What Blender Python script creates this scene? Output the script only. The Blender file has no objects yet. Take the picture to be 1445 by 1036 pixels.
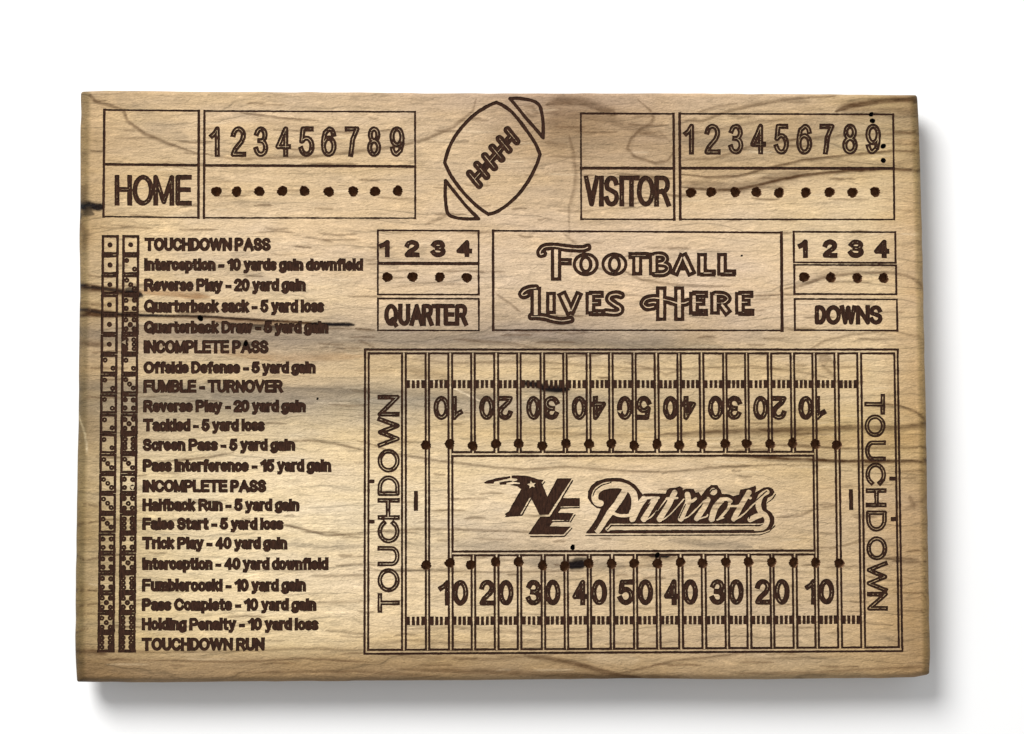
import bpy, math, random
import numpy as np
from mathutils import Vector, Matrix
from mathutils.geometry import delaunay_2d_cdt

# ------------------------------------------------------------------ camera, lamps, exposure
random.seed(7); rng = np.random.default_rng(11)
SC = bpy.context.scene
COL = SC.collection
W, H = 1445.0, 1036.0           # picture frame the layout below is measured in
MM = 0.001
TOP = 0.019                     # board thickness (m): its face lies at z = TOP
DIST = 0.75
FOVW = 0.3677                   # width of the frame on the board's face (m)
tilt, pan, roll = math.radians(4.1), math.radians(1.9), 0.0
n = Vector((-math.sin(pan), -math.sin(tilt), math.cos(tilt) * math.cos(pan))).normalized()
cam_pos = Vector((0, 0, TOP)) + n * DIST
fwd = -n
right = fwd.cross(Vector((0, 1, 0))).normalized()
up = right.cross(fwd).normalized()
cam_d = bpy.data.cameras.new('camera')
cam = bpy.data.objects.new('camera', cam_d); COL.objects.link(cam)
rot = Matrix((right, up, -fwd)).transposed()
cam.matrix_world = Matrix.Translation(cam_pos) @ rot.to_4x4() @ Matrix.Rotation(roll, 4, 'Z')
cam_d.sensor_width = 36.0
cam_d.lens = 36.0 * DIST / FOVW
cam_d.clip_start = 0.01; cam_d.clip_end = 50
SC.camera = cam

world = bpy.data.worlds.new('World'); SC.world = world; world.use_nodes = True
bg = world.node_tree.nodes['Background']
bg.inputs[0].default_value = (1.0, 1.0, 1.0, 1); bg.inputs[1].default_value = 0.49

ld = bpy.data.lights.new('softbox', 'AREA'); ld.shape = 'DISK'; ld.size = 0.86
ld.energy = 34.2; ld.color = (1.0, 0.995, 0.985)
softbox = bpy.data.objects.new('softbox', ld); COL.objects.link(softbox)
ldir = Vector((-0.55, 0.76, 1.0)).normalized()
softbox.location = ldir * 1.7
softbox.rotation_euler = ldir.to_track_quat('Z', 'Y').to_euler()

SC.view_settings.view_transform = 'Standard'
SC.view_settings.look = 'None'
SC.view_settings.exposure = 0.0
SC.view_settings.gamma = 1.0
SC.render.engine = 'CYCLES'

# layout coordinates -> board plane
_R = np.array(cam.matrix_world.to_3x3()); _C = np.array(cam.matrix_world.translation)
def plane(x, y, z):
    """points (x, y) of the layout drawing laid on the horizontal plane at height z"""
    x = np.asarray(x, float); y = np.asarray(y, float); z = np.asarray(z, float)
    dx = (x - W / 2) / W * FOVW / DIST; dy = -(y - H / 2) / W * FOVW / DIST
    d = np.stack([dx, dy, -np.ones_like(dx)], -1) @ _R.T
    t = (z - _C[2]) / d[..., 2]
    return np.stack([_C[0] + t * d[..., 0], _C[1] + t * d[..., 1], _C[2] + t * d[..., 2]], -1)

# ------------------------------------------------------------------ helpers
def link(name, me, parent=None):
    o = bpy.data.objects.new(name, me); COL.objects.link(o)
    if parent is not None: o.parent = parent
    return o

def lattice(seed):
    return np.random.default_rng(seed).random((256, 256)).astype(np.float32)
_L = {}
def vnoise(x, y, seed):
    if seed not in _L: _L[seed] = lattice(seed)
    T = _L[seed]
    xi = np.floor(x).astype(np.int64); yi = np.floor(y).astype(np.int64)
    fx = x - xi; fy = y - yi
    fx = fx * fx * (3 - 2 * fx); fy = fy * fy * (3 - 2 * fy)
    a = T[yi & 255, xi & 255]; b = T[yi & 255, (xi + 1) & 255]
    c = T[(yi + 1) & 255, xi & 255]; d = T[(yi + 1) & 255, (xi + 1) & 255]
    return (a * (1 - fx) + b * fx) * (1 - fy) + (c * (1 - fx) + d * fx) * fy
def fbm(x, y, seed, oct=3):
    s = 0; a = 0.5; t = 0
    for k in range(oct):
        s = s + a * vnoise(x * 2 ** k + 17.3 * k, y * 2 ** k + 5.1 * k, seed + k); t += a; a *= 0.55
    return s / t

# ------------------------------------------------------------------ engraving raster (distance fields)
S = 3                                   # samples per layout unit
X0, Y0, X1, Y1 = 104, 122, 1318, 968
GW, GH = (X1 - X0) * S, (Y1 - Y0) * S
G = np.full((GH, GW), 9.0, np.float32)  # distance to the nearest engraving, negative inside
HO = np.full((GH, GW), 9.0, np.float32) # distance to the nearest drilled hole
LAB = np.full((GH, GW), -1, np.int32); HLAB = np.full((GH, GW), -1, np.int32)
PARTS = []                              # name, parent part, label, kind, depth
def part(name, parent=None, label=None, kind=None, cls=1, depth=None):
    PARTS.append(dict(name=name, parent=parent, label=label, kind=kind, cls=cls, depth=depth)); return len(PARTS) - 1

MAXD = 8.5
def window(x0, y0, x1, y1, m=5):
    i0 = max(0, int((x0 - m - X0) * S)); i1 = min(GW, int((x1 + m - X0) * S) + 1)
    j0 = max(0, int((y0 - m - Y0) * S)); j1 = min(GH, int((y1 + m - Y0) * S) + 1)
    return i0, j0, i1, j1
def coords(win):
    i0, j0, i1, j1 = win
    return X0 + (np.arange(i0, i1) + .5) / S, Y0 + (np.arange(j0, j1) + .5) / S
def sd_outline(segs, win):
    """signed distance (even-odd) to closed outlines given as segments (n,4)"""
    segs = np.asarray(segs, np.float32); xs, ys = coords(win)
    out = np.empty((len(ys), len(xs)), np.float32)
    lo = np.minimum(segs[:, 0], segs[:, 2]); hi = np.maximum(segs[:, 0], segs[:, 2])
    st = 8 * S
    for c in range(0, len(xs), st):
        xc = xs[c:c + st].astype(np.float32)
        k = (hi > xc[0] - MAXD) & (lo < xc[-1] + MAXD); s = segs[k]
        P, Q = np.meshgrid(xc, ys.astype(np.float32))
        if len(s) == 0: out[:, c:c + st] = MAXD; continue
        d2 = np.full(P.shape, MAXD * MAXD, np.float32); ins = np.zeros(P.shape, bool)
        for x0, y0, x1, y1 in s:
            ex, ey = x1 - x0, y1 - y0; l2 = ex * ex + ey * ey + 1e-9
            px, py = P - x0, Q - y0
            t = np.clip((px * ex + py * ey) / l2, 0, 1)
            a = px - t * ex; b = py - t * ey
            np.minimum(d2, a * a + b * b, out=d2)
            if ex != 0:
                cr = ((x0 > xc) != (x1 > xc))
                if cr.any():
                    yc = y0 + (xc - x0) / ex * ey
                    ins ^= cr[None, :] & (Q < yc[None, :])
        d = np.sqrt(d2); out[:, c:c + st] = np.where(ins, -d, d)
    return out
def sd_path(pts, r, win):
    xs, ys = coords(win); P, Q = np.meshgrid(xs.astype(np.float32), ys.astype(np.float32))
    d2 = np.full(P.shape, 1e6, np.float32)
    for (x0, y0), (x1, y1) in zip(pts[:-1], pts[1:]):
        ex, ey = x1 - x0, y1 - y0; l2 = ex * ex + ey * ey + 1e-9
        px, py = P - x0, Q - y0; t = np.clip((px * ex + py * ey) / l2, 0, 1)
        a = px - t * ex; b = py - t * ey; np.minimum(d2, a * a + b * b, out=d2)
    return np.sqrt(d2) - r
def sd_bar(x0, y0, x1, y1, h, win, ext=None):
    """square-ended bar of half-width h"""
    if ext is None: ext = h
    xs, ys = coords(win); P, Q = np.meshgrid(xs.astype(np.float32), ys.astype(np.float32))
    ex, ey = x1 - x0, y1 - y0; l = math.hypot(ex, ey); ex /= l; ey /= l
    px, py = P - (x0 + x1) / 2, Q - (y0 + y1) / 2
    return np.maximum(np.abs(px * ey - py * ex) - h, np.abs(px * ex + py * ey) - l / 2 - ext)
def blit(pid, win, sd):
    i0, j0, i1, j1 = win
    A, B = (HO, HLAB) if PARTS[pid]['cls'] == 2 else (G, LAB)
    v = A[j0:j1, i0:i1]; m = sd < v
    v[m] = sd[m]; B[j0:j1, i0:i1][m] = pid
def poly_segs(p):
    p = [tuple(q) for q in p]; return [(*a, *b) for a, b in zip(p, p[1:] + p[:1])]
def spline(p, closed=False, k=6):
    """Catmull-Rom through the points"""
    p = [np.array(q, float) for q in p]; n_ = len(p); out = []
    g = (lambda i: p[i % n_]) if closed else (lambda i: p[min(max(i, 0), n_ - 1)])
    for i in range(n_ if closed else n_ - 1):
        a, b, c, d = g(i - 1), g(i), g(i + 1), g(i + 2)
        for s in range(k):
            t = s / k
            out.append(tuple(.5 * (2 * b + (c - a) * t + (2 * a - 5 * b + 4 * c - d) * t * t + (3 * b - a - 3 * c + d) * t ** 3)))
    if not closed: out.append(tuple(p[-1]))
    return out
def bbox(pts): a = np.array(pts); return a[:, 0].min(), a[:, 1].min(), a[:, 0].max(), a[:, 1].max()

# ---- lettering: a plain grotesque drawn as pen strokes (cap height 1, y down, baseline at 1)
def arc(cx, cy, rx, ry, a0, a1, k=10):
    return [(cx + rx * math.cos(math.radians(a0 + (a1 - a0) * t / k)), cy + ry * math.sin(math.radians(a0 + (a1 - a0) * t / k))) for t in range(k + 1)]
X = .26      # top of the small letters
FONT = {
 'A': (.74, [[(0, 1), (.37, 0), (.74, 1)], [(.13, .66), (.61, .66)]]),
 'B': (.58, [[(0, 0), (.34, 0)] + arc(.34, .235, .2, .235, -90, 90) + [(0, .47)], [(.34, .47)] + arc(.35, .735, .23, .265, -90, 90) + [(0, 1), (0, 0)]]),
 'C': (.68, [arc(.36, .5, .36, .5, -32, -328, 20)]),
 'D': (.64, [[(0, 0), (.26, 0)] + arc(.26, .5, .38, .5, -90, 90, 14) + [(0, 1), (0, 0)]]),
 'E': (.56, [[(.56, 0), (0, 0), (0, 1), (.56, 1)], [(0, .48), (.51, .48)]]),
 'F': (.54, [[(.54, 0), (0, 0), (0, 1)], [(0, .49), (.46, .49)]]),
 'H': (.60, [[(0, 0), (0, 1)], [(.6, 0), (.6, 1)], [(0, .47), (.6, .47)]]),
 'I': (.02, [[(.01, 0), (.01, 1)]]),
 'L': (.50, [[(0, 0), (0, 1), (.5, 1)]]),
 'M': (.72, [[(0, 1), (0, 0), (.36, .95), (.72, 0), (.72, 1)]]),
 'N': (.62, [[(0, 1), (0, 0), (.62, 1), (.62, 0)]]),
 'O': (.76, [arc(.38, .5, .38, .5, 0, 360, 26)]),
 'P': (.58, [[(0, 1), (0, 0), (.32, 0)] + arc(.32, .28, .25, .28, -90, 90) + [(0, .56)]]),
 'Q': (.76, [arc(.38, .5, .38, .5, 0, 360, 26), [(.46, .76), (.74, 1.06)]]),
 'R': (.64, [[(0, 1), (0, 0), (.36, 0)] + arc(.36, .26, .24, .26, -90, 90) + [(0, .52)], [(.3, .52), (.42, .6), (.64, 1)]]),
 'S': (.60, [arc(.3, .26, .26, .26, -15, -180, 10) + [(.08, .40), (.3, .48), (.5, .56)] + arc(.31, .74, .28, .26, -30, 170, 12)]),
 'T': (.66, [[(0, 0), (.66, 0)], [(.33, 0), (.33, 1)]]),
 'U': (.60, [[(0, 0), (0, .68)] + arc(.3, .68, .3, .32, 180, 0, 12) + [(.6, 0)]]),
 'V': (.72, [[(0, 0), (.36, 1), (.72, 0)]]),
 'W': (1.04, [[(0, 0), (.26, 1), (.52, .02), (.78, 1), (1.04, 0)]]),
 'a': (.42, [arc(.2, .45, .2, .17, -160, -20, 8) + [(.4, .5), (.4, .9), (.44, 1)], [(.4, .58), (.2, .64)] + arc(.17, .82, .17, .18, -90, -270, 8) + [(.3, .97), (.4, .86)]]),
 'b': (.44, [[(0, 0), (0, 1)], arc(.22, .64, .22, .36, 0, 360, 16)]),
 'c': (.42, [arc(.22, .64, .22, .36, -35, -325, 14)]),
 'd': (.44, [[(.44, 0), (.44, 1)], arc(.22, .64, .22, .36, 0, 360, 16)]),
 'e': (.44, [[(0, .62), (.44, .62)] + arc(.22, .64, .22, .36, 0, -315, 16)]),
 'f': (.26, [[(.28, .02), (.2, 0), (.12, .06), (.12, 1)], [(0, .3), (.27, .3)]]),
 'g': (.44, [arc(.22, .62, .22, .34, 0, 360, 16), [(.44, X), (.44, 1.06)] + arc(.22, 1.06, .22, .2, 0, 160, 8)]),
 'h': (.40, [[(0, 0), (0, 1)], [(0, .5)] + arc(.2, .5, .2, .22, 180, 360, 8) + [(.4, 1)]]),
 'i': (.02, [[(.01, X + .02), (.01, 1)], [(.01, .02), (.01, .03)]]),
 'k': (.40, [[(0, 0), (0, 1)], [(.38, X), (0, .68)], [(.14, .56), (.4, 1)]]),
 'l': (.02, [[(.01, 0), (.01, 1)]]),
 'm': (.68, [[(0, X), (0, 1)], arc(.17, .46, .17, .18, 180, 360, 8) + [(.34, 1)], arc(.51, .46, .17, .18, 180, 360, 8) + [(.68, 1)]]),
 'n': (.40, [[(0, X), (0, 1)], arc(.2, .5, .2, .22, 180, 360, 8) + [(.4, 1)]]),
 'o': (.46, [arc(.23, .64, .23, .36, 0, 360, 16)]),
 'p': (.44, [[(0, X), (0, 1.28)], arc(.22, .64, .22, .36, 0, 360, 16)]),
 'r': (.22, [[(0, X), (0, 1)], [(0, .5), (.08, .32), (.24, .29)]]),
 's': (.38, [arc(.19, .46, .18, .18, -20, -180, 8) + [(.1, .6), (.3, .67)] + arc(.19, .82, .19, .18, -25, 165, 8)]),
 't': (.24, [[(.1, .06), (.1, .92), (.16, 1), (.26, .99)], [(0, .3), (.25, .3)]]),
 'u': (.40, [[(0, X), (0, .8)] + arc(.2, .8, .2, .2, 180, 0, 8), [(.4, X), (.4, 1)]]),
 'v': (.42, [[(0, X), (.21, 1), (.42, X)]]),
 'w': (.64, [[(0, X), (.16, 1), (.32, .3), (.48, 1), (.64, X)]]),
 'y': (.44, [[(0, X), (.22, .98)], [(.44, X), (.18, 1.16), (.1, 1.27), (.02, 1.26)]]),
 '-': (.26, [[(0, .66), (.26, .66)]]),
 '0': (.50, [arc(.25, .5, .25, .5, 0, 360, 24)]),
 '1': (.28, [[(0, .27), (.14, .18), (.28, 0), (.28, 1)]]),
 '2': (.50, [arc(.25, .27, .24, .27, -170, 10, 10) + [(.4, .5), (.1, .8), (0, 1), (.5, 1)]]),
 '3': (.50, [arc(.25, .24, .22, .24, -165, 80, 10) + [(.2, .47)], [(.25, .47)] + arc(.25, .735, .25, .265, -85, 165, 12)]),
 '4': (.54, [[(.4, 1), (.4, 0), (0, .7), (.54, .7)]]),
 '5': (.50, [[(.46, 0), (.1, 0), (.04, .48)] + arc(.25, .68, .25, .32, -140, 160, 14)]),
 '6': (.50, [arc(.27, .26, .21, .26, -12, -90, 6) + [(.08, .14), (.0, .42), (.0, .68)] + arc(.25, .68, .25, .32, 180, 540, 18)]),
 '7': (.50, [[(0, 0), (.5, 0), (.28, .4), (.18, 1)]]),
 '8': (.50, [arc(.25, .235, .21, .235, 0, 360, 16), arc(.25, .735, .25, .265, 0, 360, 18)]),
 '9': (.50, [arc(.23, .74, .21, .26, 168, 90, 6) + [(.42, .86), (.5, .58), (.5, .32)] + arc(.25, .32, .25, .32, 0, 360, 18)]),
}
def sd_strokes(lines, win):
    """distance to a set of pen strokes, column chunk by column chunk"""
    xs, ys = coords(win); out = np.full((len(ys), len(xs)), MAXD, np.float32)
    sg = []
    for l in lines:
        l = [l[0]] + [b for a, b in zip(l[:-1], l[1:]) if math.dist(a, b) > .02]
        closed = len(l) > 3 and math.dist(l[0], l[-1]) < .05
        for k, (a, b) in enumerate(zip(l[:-1], l[1:])): sg.append((*a, *b, float(k == 0 and not closed), float(k == len(l) - 2 and not closed)))
        if len(l) == 1: sg.append((*l[0], l[0][0] + .05, l[0][1], 1.0, 1.0))
    sg = np.array(sg, np.float32)
    lo = np.minimum(sg[:, 0], sg[:, 2]); hi = np.maximum(sg[:, 0], sg[:, 2]); st = 10 * S
    for c in range(0, len(xs), st):
        xc = xs[c:c + st].astype(np.float32); P, Q = np.meshgrid(xc, ys.astype(np.float32))
        d2 = np.full(P.shape, MAXD * MAXD, np.float32)
        for x0, y0, x1, y1, c0, c1 in sg[(hi > xc[0] - 6) & (lo < xc[-1] + 6)]:
            ex, ey = x1 - x0, y1 - y0; l = math.hypot(ex, ey) + 1e-6; ex /= l; ey /= l; px, py = P - x0, Q - y0
            al = px * ex + py * ey; pe = np.abs(px * ey - py * ex); e0 = np.maximum(-al, 0); e1 = np.maximum(al - l, 0)
            d_ = pe * pe + e0 * e0 + e1 * e1
            if c0: d_ = np.where(e0 > 0, np.maximum(pe, e0) ** 2, d_)      # square pen ends
            if c1: d_ = np.where(e1 > 0, np.maximum(pe, e1) ** 2, d_)
            np.minimum(d2, d_, out=d2)
        out[:, c:c + st] = np.sqrt(d2)
    return out
def glyph(pid, s, x0, y0, x1, y1, w=2.9, r=2.0, rot=0, solid=False, mask=None):
    """one character fitted to a box; the pen line is 2r thick and its outline is burnt w wide"""
    lines = FONT[s][1]; q = np.array([p for l in lines for p in l]); m = r + w / 2
    if rot == 180: tf = lambda a: -a
    elif rot == 90: tf = lambda a: np.stack([a[:, 1], -a[:, 0]], 1)
    elif rot == -90: tf = lambda a: np.stack([-a[:, 1], a[:, 0]], 1)
    else: tf = lambda a: a
    q = tf(q); lo, hi = q.min(0), q.max(0)
    sz = np.array([max(x1 - x0 - 2 * m, .01), max(y1 - y0 - 2 * m, .01)])
    fit = lambda l: [tuple(p) for p in (tf(np.array(l, float)) - lo) / np.maximum(hi - lo, 1e-3) * np.where(hi - lo > .03, sz, 0) + np.where(hi - lo > .03, (x0 + m, y0 + m), ((x0 + x1) / 2, (y0 + y1) / 2))]
    L2 = [fit(l) for l in lines]
    win = window(x0, y0, x1, y1, 4); d = sd_strokes(L2, win)
    d = d - (r + w / 2) if solid else np.abs(d - r) - w / 2
    if mask is not None: d = np.maximum(d, mask[win[1]:win[3], win[0]:win[2]])
    blit(pid, win, d)
def textline(pid, s, x0, x1, ytop, ybot, w=2.7, r=1.0):
    m = r + w / 2; x = 0; L2 = []; wd = 0
    rnd = set('CDOQSGabcdegops0235689')
    for ch in s:
        if ch == ' ': x += .30; continue
        cw, ls = FONT[ch]; g_ = .145 - (.03 if ch in rnd else 0)
        x += g_; L2 += [[(px + x, py) for px, py in l] for l in ls]; x += cw + g_
    allx = [p[0] for l in L2 for p in l]; a, b = min(allx), max(allx)
    sy = ybot - ytop - 2 * m; sx = (x1 - x0 - 2 * m) / (b - a)
    L2 = [[(x0 + m + (px - a) * sx, ytop + m + py * sy) for px, py in l] for l in L2]
    win = window(x0, ytop, x1, ybot + 8, 3); d = sd_strokes(L2, win)
    blit(pid, win, np.abs(d - r) - w / 2)

# ------------------------------------------------------------------ the engravings
def frame(name, lines, label=None, parent=None):
    p = part(name, parent, label)
    for x0, y0, x1, y1, w in lines:
        win = window(min(x0, x1), min(y0, y1), max(x0, x1), max(y0, y1), 6)
        blit(p, win, sd_bar(x0, y0, x1, y1, w / 2, win))
    return p
def box(tl, tr, br, bl, wt, wr, wb, wl):
    return [(*tl, *tr, wt), (*tr, *br, wr), (*bl, *br, wb), (*tl, *bl, wl)]

home = frame('name_box', box((147.3, 155.3), (280.6, 156.6), (280, 307.3), (146, 305.8), 2.2, 3.4, 1.9, 3.4) + [(146.8, 232, 280.2, 233.4, 3.5)], 'empty box over the word HOME')
for ch, a, b_ in zip('HOME', (161.8, 187.0, 216.4, 247.5), (186.4, 216.8, 245.9, 270.6)):
    glyph(part('letter', home), ch, a, 247, b_, 290.2, 3.2, 1.75)
homen = frame('number_box', box((288.6, 156.8), (585.7, 158), (586, 308), (287.8, 307.5), 2.2, 2.4, 1.9, 3.0) + [(288.2, 233.5, 585.8, 235, 3.6)], 'HOME score box')
HX = [(295.6, 310.2), (325.5, 347.4), (357.9, 378.6), (388.5, 410.7), (421.4, 443.8), (453, 474.9), (486.6, 507.3), (518, 537.9), (549.6, 570.8)]
for k, (a, b_) in enumerate(HX): glyph(part('digit', homen), str(k + 1), a, 178.5, b_, 221.5, 3.1, 2.05)
vis = frame('name_box', box((819.7, 160.3), (950.5, 160.8), (951.6, 309.9), (820.2, 309.4), 2.4, 3.4, 2.0, 2.4) + [(820, 237.3, 951, 237.7, 3.8)], 'empty box over the word VISITOR')
for ch, a, b_ in zip('VISITOR', (824, 844.8, 852.6, 873.6, 879.8, 898.6, 923.3), (845.6, 852.6, 873.6, 881.2, 902.4, 924, 946.4)):
    glyph(part('letter', vis), ch, a, 248, b_, 291.5, 3.2, 1.7)
visn = frame('number_box', box((959, 160.7), (1260.4, 161.6), (1262, 309.9), (960, 309.6), 2.3, 2.6, 2.0, 3.6) + [(959.5, 237.4, 1261, 237.8, 3.8)], 'VISITOR score box')
VX = [(964.7, 979.4), (994, 1016.7), (1027.8, 1049.2), (1058.7, 1080.8), (1092, 1113.4), (1123.9, 1146.2), (1156.3, 1177.6), (1188.6, 1210.5), (1221.1, 1242.8)]
for k, (a, b_) in enumerate(VX): glyph(part('digit', visn), str(k + 1), a, 174.8, b_, 218.2, 3.1, 2.05)
qn = frame('number_box', box((533.2, 325.1), (675.4, 325.8), (675.5, 371), (533.4, 370.6), 2.3, 2.5, 2.0, 2.5), 'box of quarter numbers')
for ch, a, b_ in zip('1234', (535, 571, 608, 644), (549.8, 592, 629, 666.3)): glyph(part('digit', qn), ch, a, 338.8, b_, 363, 3.2, 1.7)
qh = frame('peg_box', box((533.2, 372.8), (675.4, 373.3), (675.6, 415.9), (533.2, 415.6), 2.2, 2.4, 2.2, 2.4), 'box round the four quarter holes')
qc = frame('name_box', box((533.4, 421.4), (675.6, 421.8), (675.8, 466.6), (533.2, 466.2), 2.2, 2.4, 2.0, 2.4), 'box with the word QUARTER')
for ch, a, b_, y in zip('QUARTER', (542.3, 561.8, 578, 594.8, 609, 626, 642), (561.8, 579, 598, 611.8, 626.9, 641.9, 660.2), (462, 460, 460, 460, 460, 460, 460)):
    glyph(part('letter', qc), ch, a, 429, b_, y, 3.1, 1.55)
dn = frame('number_box', box((1120, 327.2), (1263.4, 327.8), (1263.8, 371), (1120.4, 370.4), 2.2, 2.6, 2.2, 2.8), 'box of down numbers')
for ch, a, b_ in zip('1234', (1126, 1161, 1197, 1233.4), (1140, 1181.6, 1219, 1255)): glyph(part('digit', dn), ch, a, 338.2, b_, 364, 3.3, 1.8)
dh = frame('peg_box', box((1120.8, 373.8), (1264.5, 374.6), (1264.9, 415.5), (1121, 415), 2.2, 2.6, 2.4, 2.8), 'box round the four down holes')
dc = frame('name_box', box((1121.3, 422), (1265.6, 422.8), (1266.3, 466.6), (1121.8, 466), 2.3, 2.6, 2.0, 2.6), 'box with the word DOWNS')
for ch, a, b_ in zip('DOWNS', (1149.6, 1165, 1185.2, 1207.6, 1227), (1166, 1186.8, 1208.6, 1227.6, 1245.2)): glyph(part('letter', dc), ch, a, 430.9, b_, 458.2, 3.1, 1.55)

# ---- title
tt = frame('title_box', box((695.8, 325.8), (1102.7, 328.4), (1103.6, 466.4), (696, 466), 2.4, 4.0, 2.0, 3.4), 'box round FOOTBALL LIVES HERE')
A = lambda *p: [(730 + x / 7.97, 335 + y / 7.97) for x, y in p]
B = lambda *p: [(890 + x / 7.605, 335 + y / 7.605) for x, y in p]
ST, TN, SW = 4.6, 3.0, 4.5
def ellipse(c, rx, ry, k=40): return [(c[0] + rx * math.cos(2 * math.pi * i / k), c[1] + ry * math.sin(2 * math.pi * i / k)) for i in range(k)]
def title_letter(strokes, rings=()):
    p = part('letter', tt)
    allp = [q for s in strokes for q in s[0]] + [q for r_ in rings for q in r_]
    win = window(*bbox(allp), 12); d = np.full((win[3] - win[1], win[2] - win[0]), 9, np.float32)
    for st in strokes:
        pts, r, kind = st
        if kind == 'b':
            (x0, y0), (x1, y1) = pts; d = np.minimum(d, sd_bar(x0, y0, x1, y1, r, win, ext=0))
        else: d = np.minimum(d, sd_path(spline(pts), r, win))
    if rings: d = np.minimum(d, sd_outline(sum([poly_segs(r_) for r_ in rings], []), win))
    blit(p, win, np.abs(d) - SW / 2)
title_letter([(A((436, 118), (436, 470)), 5.0, 'b'), (A((290, 185), (262, 190), (258, 160), (295, 115), (360, 103), (440, 103), (530, 118), (640, 128), (740, 130), (790, 112)), 3.1, 's'), (A((470, 272), (595, 275)), 2.8, 'b')])
for cx in (770, 1092):
    o_ = A((cx, 304))[0]; title_letter([], [ellipse(o_, 16.2, 14.4), ellipse(o_, 7.0, 10.0)])
title_letter([(B((70, 195), (70, 392)), ST + .3, 'b'), (B((-8, 196), (178, 196)), 2.8, 'b')])
title_letter([(B((248, 180), (248, 390)), 4.6, 'b'), (B((258, 192), (310, 190), (355, 200), (375, 232), (350, 268), (300, 282)), 2.9, 's'), (B((300, 284), (360, 288), (400, 312), (402, 352), (365, 384), (310, 390), (258, 390)), 2.9, 's')])
title_letter([(B((472, 392), (560, 195)), 3.4, 'b'), (B((560, 190), (655, 392)), 4.2, 'b'), (B((520, 330), (610, 330)), 1.2, 'b')])
title_letter([(B((765, 185), (765, 395)), ST, 'b'), (B((765, 383), (890, 383)), 2.8, 'b'), (B((890, 365), (890, 385)), 1.0, 'b')])
title_letter([(B((980, 185), (980, 395)), ST, 'b'), (B((980, 383), (1108, 383)), 2.8, 'b'), (B((1108, 365), (1108, 385)), 1.0, 'b')])
title_letter([(A((208, 575), (208, 895)), 5.2, 'b'), (A((208, 570), (130, 580), (75, 605), (50, 640), (75, 655), (110, 640)), 3.1, 's'), (A((160, 892), (290, 895), (400, 925), (500, 940), (600, 925)), 3.1, 's')])
title_letter([(A((378, 632), (378, 845)), 4.6, 'b')])
title_letter([(A((500, 632), (600, 850)), 4.6, 'b'), (A((600, 850), (695, 632)), 3.2, 'b')])
title_letter([(A((822, 632), (822, 850)), 4.6, 'b'), (A((822, 642), (955, 642)), 2.8, 'b'), (A((822, 735), (925, 735)), 2.8, 'b'), (A((822, 848), (960, 848)), 2.8, 'b')])
title_letter([(A((1165, 655), (1110, 640), (1045, 660), (1035, 705), (1090, 750), (1150, 790), (1155, 830), (1100, 850), (1000, 842)), 3.4, 's')])
title_letter([(B((328, 545), (328, 880)), 5.0, 'b'), (B((520, 545), (520, 880)), 4.8, 'b'), (B((245, 745), (175, 752), (135, 715), (165, 668), (240, 650), (330, 660), (420, 682), (500, 706), (570, 706), (615, 690)), 3.1, 's')])
title_letter([(B((680, 605), (680, 812)), 4.6, 'b'), (B((680, 612), (812, 612)), 2.8, 'b'), (B((680, 697), (785, 697)), 2.8, 'b'), (B((680, 806), (812, 806)), 2.7, 'b')])
title_letter([(B((905, 605), (905, 812)), 4.6, 'b'), (B((905, 612), (1000, 618), (1045, 658), (1000, 702), (930, 706)), 2.9, 's'), (B((965, 706), (1045, 812)), 3.8, 'b')])
title_letter([(B((1172, 605), (1172, 812)), 4.6, 'b'), (B((1172, 612), (1298, 612)), 2.8, 'b'), (B((1172, 697), (1270, 697)), 2.8, 'b'), (B((1172, 806), (1310, 806)), 2.7, 'b')])

# ---- football emblem
F = lambda *p: [(615 + x / 5.453, 130 + y / 5.453) for x, y in p]
fb = part('football_outline', None, 'engraved football standing on its tip between HOME and VISITOR')
arcs = [F((466, 80), (400, 108), (300, 172), (210, 260), (140, 355), (95, 450), (68, 543)), F((68, 543), (115, 640), (185, 740), (270, 835), (335, 893), (405, 940)),
        F((405, 940), (470, 920), (560, 860), (650, 770), (720, 670), (775, 560), (802, 480)), F((802, 480), (765, 395), (695, 290), (600, 170), (530, 112), (466, 80))]
for a_ in arcs:
    s_ = spline(a_); win = window(*bbox(s_), 6); blit(fb, win, sd_path(s_, 2.35, win))
for tri in ((F((570, 50), (650, 50), (740, 66), (785, 90), (808, 130), (825, 230), (825, 352)), F((825, 352), (760, 275), (690, 195), (625, 115), (570, 50))),
            (F((75, 682), (72, 780), (80, 880), (98, 942), (160, 968), (250, 976), (330, 975)), F((330, 975), (240, 885), (150, 775), (75, 682)))):
    p = part('football_tip', fb)
    for a_ in tri:
        s_ = spline(a_); win = window(*bbox(s_), 6); blit(p, win, sd_path(s_, 2.3, win))
p = part('lacing', fb); q = F((297, 672), (586, 336)); win = window(*bbox(q), 26)
d = sd_path(q, 2.75, win)
for k in range(6):
    t = k / 5; cx = q[0][0] * (1 - t) + q[1][0] * t; cy = q[0][1] * (1 - t) + q[1][1] * t
    L_ = 10.6; ux, uy = .63 * L_, .775 * L_; jx, jy = (0, 0) if k in (0, 5) else (random.uniform(-.4, .4), random.uniform(-.4, .4))
    d = np.minimum(d, sd_path([(cx - ux + jx, cy - uy + jy), (cx + ux + jx, cy + uy + jy)], 3.0, win))
blit(p, win, np.abs(d) - 2.45)

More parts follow.
